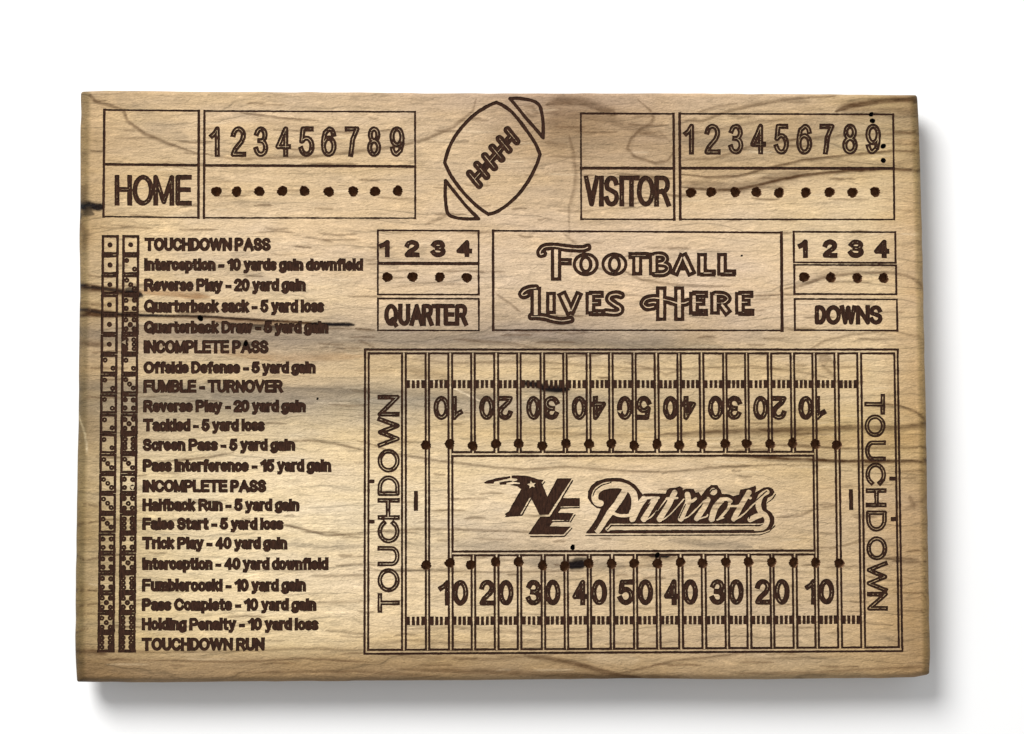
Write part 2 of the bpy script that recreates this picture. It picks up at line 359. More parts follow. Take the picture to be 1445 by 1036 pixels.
# ---- table of dice and rules
RULES = [('TOUCHDOWN PASS', 204, 382, 335.6, 354.4), ('Interception - 10 yards gain downfield', 203.5, 512.5, 364.6, 382.4), ('Reverse Play - 20 yard gain', 203.3, 431.5, 393, 411.4),
 ('Quarterback sack - 5 yard loss', 203, 457.5, 422.8, 441.4), ('Quarterback Draw - 5 yard gain', 203, 463.5, 452.8, 470.8), ('INCOMPLETE PASS', 202.6, 379, 480, 499),
 ('Offside Defense - 5 yard gain', 202.4, 445.5, 510, 527.4), ('FUMBLE - TURNOVER', 202.2, 399.5, 536, 554.4), ('Reverse Play - 20 yard gain', 202, 431.5, 564.4, 582), ('Tackled - 5 yard loss', 201.8, 373.5, 591, 609),
 ('Screen Pass - 5 yard gain', 201.6, 416.5, 619, 636.6), ('Pass Interference - 15 yard gain', 201.4, 467.5, 648, 666.2), ('INCOMPLETE PASS', 201.2, 376, 677, 695), ('Halfback Run - 5 yard gain', 201, 422.5, 703.7, 721.6),
 ('False Start - 5 yard loss', 200.8, 400, 730.5, 748), ('Trick Play - 40 yard gain', 200.8, 405.5, 757.7, 775.4), ('Interception - 40 yard downfield', 200.5, 463.5, 786.8, 804.6), ('Fumblerooski - 10 yard gain', 200.4, 432, 816.7, 835),
 ('Pass Complete - 10 yard gain', 200.2, 446.5, 844.3, 862.2), ('Holding Penalty - 10 yard loss', 200, 449.5, 871.8, 889.8), ('TOUCHDOWN RUN', 200, 373.5, 900, 918.6)]
DICE = [(a, b_) for a in range(1, 7) for b_ in range(a, 7)]
PIP = {1: [(0, 0)], 2: [(-1, -1), (1, 1)], 3: [(-1, -1), (0, 0), (1, 1)], 4: [(-1, -1), (1, -1), (-1, 1), (1, 1)], 5: [(-1, -1), (1, -1), (0, 0), (-1, 1), (1, 1)], 6: [(-1, -1), (-1, 0), (-1, 1), (1, -1), (1, 0), (1, 1)]}
for i, (r_, dd) in enumerate(zip(RULES, DICE)):
    p = part('rule_text'); textline(p, *r_)
    yt = 332 + i * 28.05; f = (yt - 332) / 561
    for side, v in zip((0, 1), dd):
        xl = (143.6 - 6 * f) if side == 0 else (172.7 - 5.5 * f); xr = xl + 24.0
        p = part('dice_face'); ww = 3.4; yb = yt + 27.5; h2 = ww / 2
        for ln in box((xl + h2, yt + h2), (xr - h2, yt + h2), (xr - h2, yb - h2), (xl + h2, yb - h2), ww, ww, ww + (.7 if v > 4 else 0), ww):
            win = window(min(ln[0], ln[2]), min(ln[1], ln[3]), max(ln[0], ln[2]), max(ln[1], ln[3]), 6); blit(p, win, sd_bar(*ln[:4], ln[4] / 2, win))
        cx, cy = (xl + xr) / 2, (yt + yb) / 2
        for (u, v2) in PIP[v]:
            ox, oy = u * (5.5 if v < 4 else 5.8), v2 * (5.8 if v < 5 else 6.4)
            win = window(cx + ox, cy + oy, cx + ox, cy + oy, 8)
            rr = 2.15 if v > 1 else 1.5
            dpt = sd_path([(cx + ox + random.uniform(-.3, .3), cy + oy + random.uniform(-.3, .3))] * 2, rr, win)
            blit(p, win, np.abs(dpt) - (2.0 if v == 1 else 1.35 if v < 4 else 1.5))

# ---- playing field
TX = [570, 603, 635.4, 667.4, 700.2, 732.3, 765.4, 797.3, 830.4, 862, 894.8, 926.4, 958.3, 990, 1022.8, 1053.7, 1086, 1118.3, 1148.9, 1180.4, 1212.6]
BX = [570, 603.4, 636.2, 668.2, 700.9, 733.2, 767, 799.4, 832, 864.2, 897.1, 929.6, 961.1, 993.9, 1026.5, 1057.6, 1090.5, 1122.5, 1153.2, 1185.5, 1218]
def fx(k, y): return TX[k] + (BX[k] - TX[k]) * (y - 520) / 385
topY = lambda x: 496.1 + 0.0 * x
botY = lambda x: 920.1 - 3.8 * (x - 517) / 754
midT = lambda x: 641 - 0.6 * (x - 635) / 515
midB = lambda x: 781.2 - 1.4 * (x - 636) / 515
FW = window(505, 488, 1283, 930, 0)
U = np.full((FW[3] - FW[1], FW[2] - FW[0]), 9, np.float32)
bars = []
b1 = part('field_border'); bars += [(b1, 517.8, 496.1, 517, 920.1), (b1, 1264.3, 496.1, 1270.8, 916.2), (b1, 517.8, 496.1, 1264.3, 496.1), (b1, 517, 920.1, 1270.8, 916.2)]
for k in (0, 20): bars.append((part('goal_line'), fx(k, 496), 496.1, fx(k, 919), botY(fx(k, 919))))
for k in (1, 19): bars.append((part('yard_line'), fx(k, 496), 496.1, fx(k, 919), botY(fx(k, 919))))
for k in range(3, 18):
    bars.append((part('yard_line'), fx(k, 496), 496.1, fx(k, 641), midT(fx(k, 641))))
    bars.append((part('yard_line'), fx(k, 781), midB(fx(k, 781)), fx(k, 919), botY(fx(k, 919))))
for k in (2, 18):
    bars.append((part('yard_line'), fx(k, 496), 496.1, fx(k, 919), botY(fx(k, 919))))
cb = part('emblem_box', None, 'long box in the middle of the field round the team emblem')
bars += [(cb, 635.6, 641, 1150, 640.4), (cb, 636, 781.2, 1151, 779.8)]
labU = np.full(U.shape, -1, np.int32)
hw = {}
for (pid, x0, y0, x1, y1) in bars:
    w_ = window(min(x0, x1), min(y0, y1), max(x0, x1), max(y0, y1), 6)
    sl = (slice(w_[1] - FW[1], w_[3] - FW[1]), slice(w_[0] - FW[0], w_[2] - FW[0]))
    vert = abs(x1 - x0) < abs(y1 - y0)
    hh = random.uniform(2.25, 2.75) if vert else 2.7
    d_ = sd_bar(x0, y0, x1, y1, hh, w_, ext=2.7 if pid == b1 else 0.0)
    if pid in (cb,) : d_ = sd_bar(x0, y0, x1, y1, hh, w_, ext=0)
    m = d_ < U[sl]; U[sl][m] = d_[m]; labU[sl][m] = pid
core = np.full(G.shape, -9.0, np.float32)      # > 0 inside the bare strip between twin lines
core[FW[1]:FW[3], FW[0]:FW[2]] = -(U + 1.42)
dU = np.abs(U) - 1.42
v = G[FW[1]:FW[3], FW[0]:FW[2]]; m = dU < v; v[m] = dU[m]; LAB[FW[1]:FW[3], FW[0]:FW[2]][m] = labU[m]
for y0, y1, sl_ in ((536.6, 547.8, 0.0), (870.4, 882.2, -1.7)):
    p = part('hash_marks', None, None, 'stuff')
    for k in range(20):
        a, b_ = fx(k, y0), fx(k + 1, y0)
        for j in range(1, 5):
            x = a + (b_ - a) * j / 5 + random.uniform(-.3, .3); dy = sl_ * (x - 570) / 642
            hw_ = 2.05
            if j == 1: x -= 1.0; hw_ = 2.9
            if j == 4: x += 1.0; hw_ = 2.9
            win = window(x, y0, x, y1, 8)
            dd_ = sd_path([(x, y0 + 1.2 + dy), (x, y1 - 1.2 + dy)], 1.2, win)
            dd_ = sd_bar(x, y0 + dy, x, y1 + dy, hw_, win, ext=0) + .0
            blit(p, win, np.maximum(dd_, core[win[1]:win[3], win[0]:win[2]]))
TOPD = [('0', 611.5, 634.5), ('1', 637.5, 653.2), ('0', 676, 697.6), ('2', 702, 723.8), ('0', 742.5, 763.4), ('3', 767.2, 789.2), ('0', 806.6, 828), ('4', 832.5, 855.4), ('0', 870.7, 892.5), ('5', 898, 918.9),
        ('0', 935.3, 956.6), ('4', 960.5, 982.4), ('0', 999, 1020.6), ('3', 1025.5, 1046.8), ('0', 1062.6, 1084), ('2', 1088, 1110), ('0', 1126.5, 1147.6), ('1', 1150, 1165.7)]
for ch, a, b_ in TOPD: glyph(part('digit'), ch, a, 558.8, b_, 592.8, 3.3, 1.95, rot=180, mask=core)
BOTD = [('1', 618.7, 635), ('0', 638.5, 660.9), ('2', 676.5, 698.4), ('0', 703, 724.8), ('3', 742.3, 764), ('0', 769.2, 791), ('4', 807.6, 829.8), ('0', 834.5, 856.8), ('5', 871.8, 894.5), ('0', 899.8, 921.8),
        ('4', 937, 958.6), ('0', 963.4, 985), ('3', 1001.7, 1023.4), ('0', 1028.4, 1049.5), ('2', 1065.4, 1087.4), ('0', 1092.8, 1114.3), ('1', 1136, 1151.8), ('0', 1155, 1177.4)]
for ch, a, b_ in BOTD:
    dy = -1.6 * (a - 619) / 537; glyph(part('digit'), ch, a, 818.6 + dy, b_, 854.8 + dy, 3.4, 1.9, mask=core)
for ch, a, b_ in zip('TOUCHDOWN', (837, 802, 770.6, 735, 703, 671, 633.6, 588.5, 557.4), (864.8, 836, 799.2, 767, 733.6, 700, 667, 631.6, 588)):
    glyph(part('letter'), ch, 532.8, a, 564, b_, 2.8, 1.85, rot=90)
for k, (ch, a, b_) in enumerate(zip('TOUCHDOWN', (555.8, 585, 621.6, 653, 689.3, 720.5, 757, 792, 835.4), (585.4, 617.2, 651, 684.6, 716, 750.4, 791, 836, 861.8))):
    glyph(part('letter'), ch, 1219.6 + .5 * k, a, 1249 + .5 * k, b_, 2.8, 1.85, rot=-90)
for (x0, y0, x1, y1, w_) in ((520, 679.4, 528.5, 679.4, 5.2), (521, 736.2, 528.5, 736.2, 5.2), (1255, 675.4, 1266, 675.4, 5.4), (1257, 732.6, 1268, 732.6, 5.6)):
    p = part('goal_post'); win = window(x0, y0, x1, y1, 6); blit(p, win, np.maximum(sd_bar(x0, y0, x1, y1, w_ / 2, win, ext=0), core[win[1]:win[3], win[0]:win[2]]))
for (x0, y0, x1, y1) in ((587, 695, 587, 719), (1200.8, 692.5, 1201.2, 717.5)):
    p = part('kick_mark'); win = window(x0, y0, x1, y1, 6); blit(p, win, sd_bar(x0, y0, x1, y1, 2.8, win, ext=2))

# ---- team emblem
N = lambda *p: [(670 + x / 9.03, 660 + y / 9.03) for x, y in p]
K = lambda *p: [(820 + x / 9.03, 660 + y / 9.03) for x, y in p]
em = part('emblem_letter', cb, 'slanted N trailing off into streaks with a star in it')
star = []
for k in range(10):
    a_ = math.radians(-100 + 36 * k); r_ = 68 if k % 2 == 0 else 28
    star.append((725 + r_ * math.cos(a_), 218 + r_ * .82 * math.sin(a_)))
win = window(680, 665, 815, 760, 3)
body = sd_outline(poly_segs(N((470, 103), (550, 100), (650, 105), (730, 122), (800, 148), (880, 155), (852, 190), (925, 372), (1050, 138), (1235, 138), (940, 600), (825, 600), (712, 375), (575, 605), (420, 622), (385, 592), (430, 560), (590, 275), (540, 240), (455, 218), (500, 205), (572, 208), (575, 192), (475, 180), (545, 160), (540, 142), (470, 135))), win)
body = np.minimum(body, sd_outline(poly_segs(N((115, 190), (180, 160), (300, 130), (450, 108), (455, 135), (340, 158), (250, 180), (235, 205), (130, 200))), win))
body = np.minimum(body, sd_outline(poly_segs(N((310, 190), (440, 165), (480, 168), (480, 182), (405, 195), (400, 215), (325, 218))), win))
body = np.maximum(body, -sd_outline(poly_segs(N(*star)), win))
gap = sd_path(N((1240, 140), (1100, 372), (950, 608), (820, 612)), 0.75, win)
for ln in (((1247, 165), (1112, 385)), ((715, 402), (600, 606), (400, 622)), ((892, 178), (868, 212))):
    body = np.minimum(body, sd_path(N(*ln), 0.8, win))
body = np.maximum(body, -sd_path(N((702, 385), (580, 600)), 0.55, win))
blit(em, win, np.maximum(body, -gap))
ee = part('emblem_letter', cb, 'slanted E below the N')
e_ = sd_outline(poly_segs(N((1105, 388), (1400, 390), (1343, 492), (1095, 495), (1062, 576), (1260, 580), (1208, 668), (985, 668), (942, 750), (1222, 752), (1128, 852), (680, 850), (832, 630), (955, 625))), win)
for ln in (((1412, 412), (1352, 532)), ((1276, 602), (1222, 690)), ((1236, 775), (1140, 878), (712, 878)), ((1072, 548), (1095, 515), (1340, 508)), ((952, 735), (990, 688), (1200, 684))):
    e_ = np.minimum(e_, sd_path(N(*ln), 0.8, win))
blit(ee, win, np.maximum(e_, -gap))
sw = part('emblem_word', cb, 'underlined script word in an outlined ribbon')
win = window(820, 668, 1105, 762, 3)
R5 = lambda *p: [(x + 1174, y) for x, y in p]
outer = [(255, 522), (195, 512), (130, 460), (88, 390), (88, 305), (128, 230), (200, 172), (310, 140), (400, 132), (505, 134), (600, 165), (690, 222), (750, 295), (785, 348), (800, 335), (880, 328), (1080, 335), (1095, 290), (1130, 262), (1200, 255), (1258, 235), (1297, 262), (1292, 295), (1340, 272), (1430, 272), (1455, 320), (1500, 315), (1530, 362), (1600, 270), (1660, 222), (1735, 225), (1780, 290), (1795, 335), (1880, 338), (1940, 362), (2012, 345), (2030, 280), (2130, 262), (2222, 230), (2232, 262), (2215, 320), (2270, 290), (2330, 255), (2390, 250), (2445, 275), (2462, 315), (2435, 355), (2380, 385), (2362, 440), (2365, 530), (2420, 570), (2463, 640), (2460, 710), (2420, 785), (2330, 822), (2200, 832), (60, 838), (120, 760), (200, 640)]
dk = sd_outline(poly_segs(K(*outer)), win)
def cut(dk, pts, r, smooth=True): return np.maximum(dk, -sd_path(spline(K(*pts)) if smooth else K(*pts), r / 9.03, win))
dk = cut(dk, [(245, 455), (200, 440), (175, 380), (200, 300), (280, 240), (400, 222), (500, 225), (600, 262), (665, 330), (685, 430), (672, 530), (645, 600)], 44)
dk = cut(dk, [(640, 602), (560, 612), (480, 608), (400, 575)], 22)
dk = cut(dk, [(560, 290), (470, 440), (350, 600), (215, 795)], 42)
dk = cut(dk, [(800, 400), (730, 500), (655, 655)], 42); dk = cut(dk, [(770, 400), (850, 385), (985, 385)], 20)
dk = cut(dk, [(940, 410), (860, 540), (800, 655)], 42); dk = cut(dk, [(830, 670), (900, 620), (960, 560), (1100, 385)], 10)
dk = cut(dk, [(1190, 320), (1110, 480), (1000, 655)], 38); dk = cut(dk, [(1080, 392), (1225, 388)], 17)
dk = cut(dk, [(1040, 665), (1140, 590), (1310, 400)], 10)
dk = cut(dk, [(1355, 340), (1365, 430), (1320, 540), (1270, 655)], 38); dk = cut(dk, [(1370, 440), (1420, 425), (1460, 395)], 20)
dk = cut(dk, R5((110, 660), (220, 600), (420, 395)), 10)
dk = cut(dk, R5((440, 410), (380, 530), (300, 650)), 36); dk = cut(dk, R5((340, 650), (420, 625), (440, 600)), 12)
dk = np.maximum(dk, -(sd_outline(poly_segs(K(*ellipse(R5((512, 305))[0], 48, 50))), win)))
dk = cut(dk, R5((610, 420), (530, 520), (490, 655)), 40); dk = cut(dk, R5((600, 405), (680, 400), (735, 430)), 24)
dk = cut(dk, R5((720, 430), (700, 520), (590, 650)), 19); dk = cut(dk, R5((560, 665), (640, 640)), 12)
dk = cut(dk, R5((965, 315), (890, 440), (770, 655)), 34); dk = cut(dk, R5((740, 490), (850, 480), (930, 385), (985, 388)), 17)
dk = cut(dk, R5((800, 660), (900, 590), (1030, 460), (1195, 305)), 11)
dk = cut(dk, R5((1195, 310), (1120, 360), (1085, 470), (1110, 560), (1180, 620), (1195, 690), (1150, 760), (1050, 775)), 36)
dk = cut(dk, R5((1120, 600), (1040, 630), (980, 660)), 36)
dk = cut(dk, [(345, 790), (420, 772), (1200, 772), (1900, 770), (2240, 770)], 25)
dk = cut(dk, [(330, 785), (375, 722), (1200, 722), (2285, 722), (2350, 700)], 8, False)
# fine shadow lines beside the strokes and under the ribbon
for ln in (((60, 866), (1000, 862), (2280, 858), (2400, 815), (2470, 740)), ((330, 795), (385, 742), (1200, 740), (2280, 740)), ((180, 795), (300, 595), (470, 320)), ((150, 360), (180, 285), (260, 225), (380, 190)), ((490, 585), (580, 585), (630, 520)),
           ((755, 640), (880, 450)), ((930, 610), (1050, 410), (1150, 295)), ((1250, 640), (1330, 470)), ((2370, 450), (2440, 400), (2478, 340)), tuple(R5((180, 620), (330, 450), (430, 385))), tuple(R5((450, 590), (490, 460), (600, 375))), tuple(R5((740, 620), (790, 530))), tuple(R5((850, 600), (1190, 300))), tuple(R5((470, 320), (490, 285), (540, 270))), tuple(R5((970, 650), (980, 610), (1060, 570)))):
    dk = np.minimum(dk, sd_path(K(*ln), 0.62, win))
blit(sw, win, dk)

# ---- drilled holes and beetle holes
def hole(x, y, r, name='peg_hole', parent=None, depth=0.0044):
    p = part(name, parent, None, None, 2, depth); win = window(x, y, x, y, r + 4)
    xs, ys = coords(win); P, Q = np.meshgrid(xs, ys); a = np.arctan2(Q - y, P - x)
    ph = [random.uniform(0, 6.28) for _ in range(5)]
    rr = r + .35 * np.sin(2 * a + ph[0]) + .3 * np.sin(3 * a + ph[1]) + .22 * np.sin(7 * a + ph[2]) + .3 * np.sin(13 * a + ph[3]) * np.abs(np.cos(a)) if r > 5 else r + .3 * np.sin(2 * a + ph[0])
    blit(p, win, (np.hypot(P - x, Q - y) - rr).astype(np.float32))
for x in (305.5, 334, 366, 398.4, 429.5, 464, 498.5, 529.2, 561.3): hole(x, 270 + random.uniform(-.5, .8), 7.3, parent=homen)
for x in (975, 1003.6, 1037.5, 1067.4, 1099.4, 1137, 1170.6, 1203, 1235): hole(x, 271.4 + random.uniform(-.8, .8), 7.3, parent=visn)
for x in (546.5, 582.2, 620.6, 658.6): hole(x, 391 + random.uniform(-.5, .8), 7.2, parent=qh)
for x, y in ((1134.8, 391), (1172.5, 391.8), (1209.8, 392.4), (1246.8, 392.6)): hole(x, y, 7.3, parent=dh)
for x, y in zip((601, 634.6, 667.2, 699.7, 731.9, 765.3, 798.8, 831.5, 862.8, 894.8, 927, 958.5, 990.6, 1023.3, 1053.7, 1086.8, 1118.3, 1150.8, 1180.8), (628.4, 626.6, 629.5, 626.5, 625.9, 629.3, 626, 626.6, 626, 628.8, 626.8, 628.2, 627, 626.2, 626, 626.5, 625.2, 626.8, 628)): hole(x, y, 7.1)
for x, y in zip((601.3, 634.9, 664.3, 699.4, 731.6, 765.7, 796.7, 830.9, 863, 894.8, 927.9, 960.2, 991.3, 1024.3, 1056.2, 1088.9, 1120, 1150.9, 1184.4), (797.4, 794.5, 797.2, 793.2, 793, 798, 799, 795.3, 795.7, 795, 795.5, 793.4, 795, 793.3, 793.3, 793.4, 794, 794.4, 795)): hole(x, y, 7.1)
for x, y, r in ((1229.4, 161.6, 3.3), (1231, 170.6, 3.6), (1246.3, 206.4, 3.8), (1246.4, 226.6, 3.7), (282.7, 449, 4.2), (346.8, 485, 3.4), (1046.8, 360.8, 1.5), (448, 563, 1.6), (808, 772.5, 3.6), (928, 783.5, 3.8)): hole(x, y, r, 'beetle_hole', depth=0.003)

# ragged burnt edges
xs = X0 + (np.arange(GW) + .5) / S; ys = Y0 + (np.arange(GH) + .5) / S
NX, NY = np.meshgrid(xs.astype(np.float32), ys.astype(np.float32))
G += (-.2 + (vnoise(NX / 2.2, NY / 1.6, 91) - .5) * .5 + (vnoise(NX / 9, NY / 7, 92) - .5) * .5).astype(np.float32)
HO += ((vnoise(NX / 3.2, NY / 1.1, 93) - .5) * 1.0).astype(np.float32)
del NX, NY

# ------------------------------------------------------------------ contours
def contours(Fd):
    """closed zero-level polylines by marching squares"""
    ins = Fd < 0; h, w = Fd.shape
    hz = ins[:, :-1] != ins[:, 1:]; vt = ins[:-1, :] != ins[1:, :]
    hid = np.full(hz.shape, -1, np.int64); hid[hz] = np.arange(hz.sum()); nh = int(hz.sum())
    vid = np.full(vt.shape, -1, np.int64); vid[vt] = nh + np.arange(vt.sum())
    j, i = np.nonzero(hz); t = Fd[j, i] / (Fd[j, i] - Fd[j, i + 1])
    ph = np.stack([X0 + (i + t + .5) / S, Y0 + (j + .5) / S], 1)
    j, i = np.nonzero(vt); t = Fd[j, i] / (Fd[j, i] - Fd[j + 1, i])
    pv = np.stack([X0 + (i + .5) / S, Y0 + (j + t + .5) / S], 1)
    P = np.concatenate([ph, pv])
    top, bot, lef, rig = hid[:-1], hid[1:], vid[:, :-1], vid[:, 1:]
    ids = np.stack([top, rig, bot, lef], -1).reshape(-1, 4); cnt = (ids >= 0).sum(1)
    two = ids[cnt == 2]; two = np.sort(two, 1)[:, 2:]
    ed = [two]
    four = np.nonzero(cnt == 4)[0]
    if len(four):
        a = ids[four]; tl = ins[:-1, :-1].reshape(-1)[four]
        j_, i_ = four // (w - 1), four % (w - 1)
        mid = (Fd[j_, i_] + Fd[j_, i_ + 1] + Fd[j_ + 1, i_] + Fd[j_ + 1, i_ + 1]) < 0
        s = (mid == tl)
        ed.append(np.where(s[:, None], a[:, [0, 1]], a[:, [0, 3]])); ed.append(np.where(s[:, None], a[:, [2, 3]], a[:, [1, 2]]))
    ed = np.concatenate(ed); nb = np.full((len(P), 2), -1, np.int64)
    o = np.argsort(ed.reshape(-1), kind='stable'); fl = ed.reshape(-1)[o]; ot = ed[:, ::-1].reshape(-1)[o]
    first = np.concatenate([[True], fl[1:] != fl[:-1]]); nb[fl[first], 0] = ot[first]; nb[fl[~first], 1] = ot[~first]
    nbl = nb.tolist(); seen = bytearray(len(P)); out = []
    for s0 in range(len(P)):
        if seen[s0]: continue
        ch = [s0]; seen[s0] = 1; c = nbl[s0][0]
        while c != -1 and not seen[c]:
            seen[c] = 1; ch.append(c); a, b = nbl[c]; c = a if (a != -1 and not seen[a]) else (b if b != -1 else -1)
        if len(ch) >= 8: out.append(P[ch])
    return out
def simplify(p, tol, maxlen):
    n_ = len(p); keep = np.zeros(n_ + 1, bool); q = np.vstack([p, p[:1]])
    far = int(np.argmax(((p - p[0]) ** 2).sum(1))); keep[[0, far, n_]] = True
    st = [(0, far), (far, n_)]
    while st:
        a, b = st.pop()
        if b - a < 2: continue
        d = q[b] - q[a]; l = math.hypot(*d) + 1e-9
        e = np.abs((q[a + 1:b, 0] - q[a, 0]) * d[1] - (q[a + 1:b, 1] - q[a, 1]) * d[0]) / l
        k = int(np.argmax(e))
        if e[k] > tol or l > maxlen:
            k = a + 1 + (k if e[k] > tol else (b - a) // 2 - 1); k = min(max(k, a + 1), b - 1)
            keep[k] = True; st += [(a, k), (k, b)]
    return q[:-1][keep[:-1]]

# board outline: silhouette, and the edge where the flat face ends
LE = lambda y: np.interp(y, [130, 200, 290, 330, 420, 520, 610, 700, 800, 900, 940, 962], [114.4, 113.8, 113.2, 112.4, 112.8, 111.6, 110.4, 108.6, 107.4, 106.4, 107.2, 108.6])
RE = lambda y: np.interp(y, [134, 230, 320, 500, 600, 660, 800, 930, 952], [1294, 1298.6, 1300.8, 1304.6, 1306.9, 1307.7, 1310.2, 1312.3, 1311.6])
TE = lambda x: np.interp(x, [114, 150, 300, 480, 620, 760, 1000, 1200, 1294], [129.6, 128, 129.6, 130.4, 132, 131.8, 132.3, 133.6, 134.6])
BE = lambda x: np.interp(x, [107, 250, 390, 700, 900, 1050, 1240, 1290, 1312], [962.4, 962.6, 961.4, 959.6, 957.4, 958.7, 957, 955.6, 951.5])
def outline(il, ir, it, ib, rc):
    NS = 260; NV = 190; NC = 7; pts = []
    def corner(cx, cy, a0):
        for k in range(NC):
            a = math.radians(a0 + 90 * k / NC); pts.append((cx + rc * math.cos(a), cy + rc * math.sin(a)))
    c = {}
    for nm, y0 in (('t', 131), ('b', 958)):
        c['l' + nm] = float(LE(y0)) + il; c['r' + nm] = float(RE(y0)) - ir
    xl, xr = c['lt'], c['rt']; xlb, xrb = c['lb'], c['rb']
    ytl, ytr = float(TE(xl)) + it, float(TE(xr)) + it; ybl, ybr = float(BE(xlb)) - ib, float(BE(xrb)) - ib
    for k in range(NS):
        x = (xl + rc) + (xr - xl - 2 * rc) * k / NS; pts.append((x, float(TE(x)) + it))
    corner(xr - rc, ytr + rc, -90)
    for k in range(NV):
        y = ytr + rc + (ybr - ytr - 2 * rc) * k / NV; pts.append((float(RE(y)) - ir, y))
    corner(xrb - rc, ybr - rc, 0)
    for k in range(NS):
        x = xrb - rc - (xrb - xlb - 2 * rc) * k / NS; pts.append((x, float(BE(x)) - ib))
    corner(xlb + rc, ybl - rc, 90)
    for k in range(NV):
        y = ybl - rc - (ybl - ytl - 2 * rc) * k / NV; pts.append((float(LE(y)) + il, y))
    corner(xl + rc, ytl + rc, 180)
    return np.array(pts)
OUT = outline(0, 0, 0, 0, 3.5); INN = outline(15, 11, 4, 9, 3.0)
jit = (vnoise(OUT[:, 0] / 23, OUT[:, 1] / 23, 5) - .5) * 1.6
cen = np.array([710, 545]); dirn = np.sign(OUT - cen); mx = np.abs(OUT - cen) / np.array([600, 415])
dirn[mx[:, 0] < mx[:, 1], 0] = 0; dirn[mx[:, 0] >= mx[:, 1], 1] = 0
OUT = OUT + dirn * jit[:, None] * .6; INN = INN - dirn * np.abs(jit[:, None])

# ------------------------------------------------------------------ triangulate the face
cv = []; ce = []
def add_loop(p):
    b = len(cv); cv.extend(map(tuple, p)); k = len(p); ce.extend((b + i, b + (i + 1) % k) for i in range(k))
add_loop(INN)
for c in contours(G): add_loop(simplify(c, 0.07, 9.0))
for c in contours(HO): add_loop(simplify(c, 0.08, 3.0))
STEP = 1.35
gx, gy = np.meshgrid(np.arange(X0, X1, STEP), np.arange(Y0, Y1, STEP * .95))
gx = gx + rng.uniform(-.45, .45, gx.shape); gy = gy + rng.uniform(-.4, .4, gy.shape)
gx = gx.ravel(); gy = gy.ravel()
def samp(A_, x, y):
    i = np.clip(((x - X0) * S).astype(int), 0, GW - 1); j = np.clip(((y - Y0) * S).astype(int), 0, GH - 1); return A_[j, i]
ins = (gx > np.interp(gy, *zip(*sorted((p[1], p[0]) for p in INN[-190:]))) + 1) if False else ((gx > LE(gy) + 16.5) & (gx < RE(gy) - 12.5) & (gy > TE(gx) + 5.5) & (gy < BE(gx) - 10.5))
ok = ins & (samp(G, gx, gy) > .5) & (np.abs(samp(HO, gx, gy)) > .6)
gx, gy = gx[ok], gy[ok]
allv = cv + list(zip(gx.tolist(), gy.tolist()))
res = delaunay_2d_cdt([Vector(p) for p in allv], ce, [], 0, 1e-5, False)
V2 = np.array([v[:] for v in res[0]]); T = np.array(res[2])
c2 = V2[T].mean(1)
# inside test against the face edge
def in_poly(px, py, poly):
    r_ = np.zeros(len(px), bool); q = np.roll(poly, -1, 0)
    for (x0, y0), (x1, y1) in zip(poly, q):
        c = (y0 > py) != (y1 > py)
        if y1 != y0: r_ ^= c & (px < (x1 - x0) * (py - y0) / (y1 - y0) + x0)
    return r_
edge = (c2[:, 0] < LE(c2[:, 1]) + 22) | (c2[:, 0] > RE(c2[:, 1]) - 18) | (c2[:, 1] < TE(c2[:, 0]) + 12) | (c2[:, 1] > BE(c2[:, 0]) - 16)
keep = np.ones(len(T), bool); ei = np.nonzero(edge)[0]; keep[ei] = in_poly(c2[ei, 0], c2[ei, 1], INN)
T = T[keep]; c2 = c2[keep]
a, b, c = V2[T[:, 0]], V2[T[:, 1]], V2[T[:, 2]]
area = (b[:, 0] - a[:, 0]) * (c[:, 1] - a[:, 1]) - (b[:, 1] - a[:, 1]) * (c[:, 0] - a[:, 0])
T[area > 0] = T[area > 0][:, ::-1]      # layout y runs down: this winding faces up
def bil(A_, x, y):
    u = (x - X0) * S - .5; v = (y - Y0) * S - .5
    i = np.clip(np.floor(u).astype(int), 0, GW - 2); j = np.clip(np.floor(v).astype(int), 0, GH - 2); fu, fv = u - i, v - j
    return (A_[j, i] * (1 - fu) + A_[j, i + 1] * fu) * (1 - fv) + (A_[j + 1, i] * (1 - fu) + A_[j + 1, i + 1] * fu) * fv
cls = np.where(bil(HO, c2[:, 0], c2[:, 1]) < 0, 2, np.where(bil(G, c2[:, 0], c2[:, 1]) < 0, 1, 0))
own = np.where(cls == 2, samp(HLAB, c2[:, 0], c2[:, 1]), np.where(cls == 1, samp(LAB, c2[:, 0], c2[:, 1]), -1))
GROOVE = 0.00032
pd = np.array([(p['depth'] or GROOVE) for p in PARTS] + [0.0])
fdep = np.where(cls == 0, 0.0, pd[own])
print('parts', len(PARTS), 'verts', len(V2), 'tris', len(T))

# walls where neighbouring faces differ in depth
E = np.concatenate([T[:, [0, 1]], T[:, [1, 2]], T[:, [2, 0]]]); FI = np.tile(np.arange(len(T)), 3)
key = np.minimum(E[:, 0], E[:, 1]) * len(V2) + np.maximum(E[:, 0], E[:, 1])
o = np.argsort(key, kind='stable'); ks = key[o]; same = np.nonzero(ks[1:] == ks[:-1])[0]
ea, eb = o[same], o[same + 1]
da, db = fdep[FI[ea]], fdep[FI[eb]]
w_ = np.abs(da - db) > 1e-7
ea, eb, da, db = ea[w_], eb[w_], da[w_], db[w_]
deep = np.where(da > db, ea, eb); shal = np.minimum(da, db); dd = np.maximum(da, db)
WE = E[deep][:, ::-1]; WOWN = own[FI[deep]]   # deeper face's edge, reversed -> wall faces into the groove

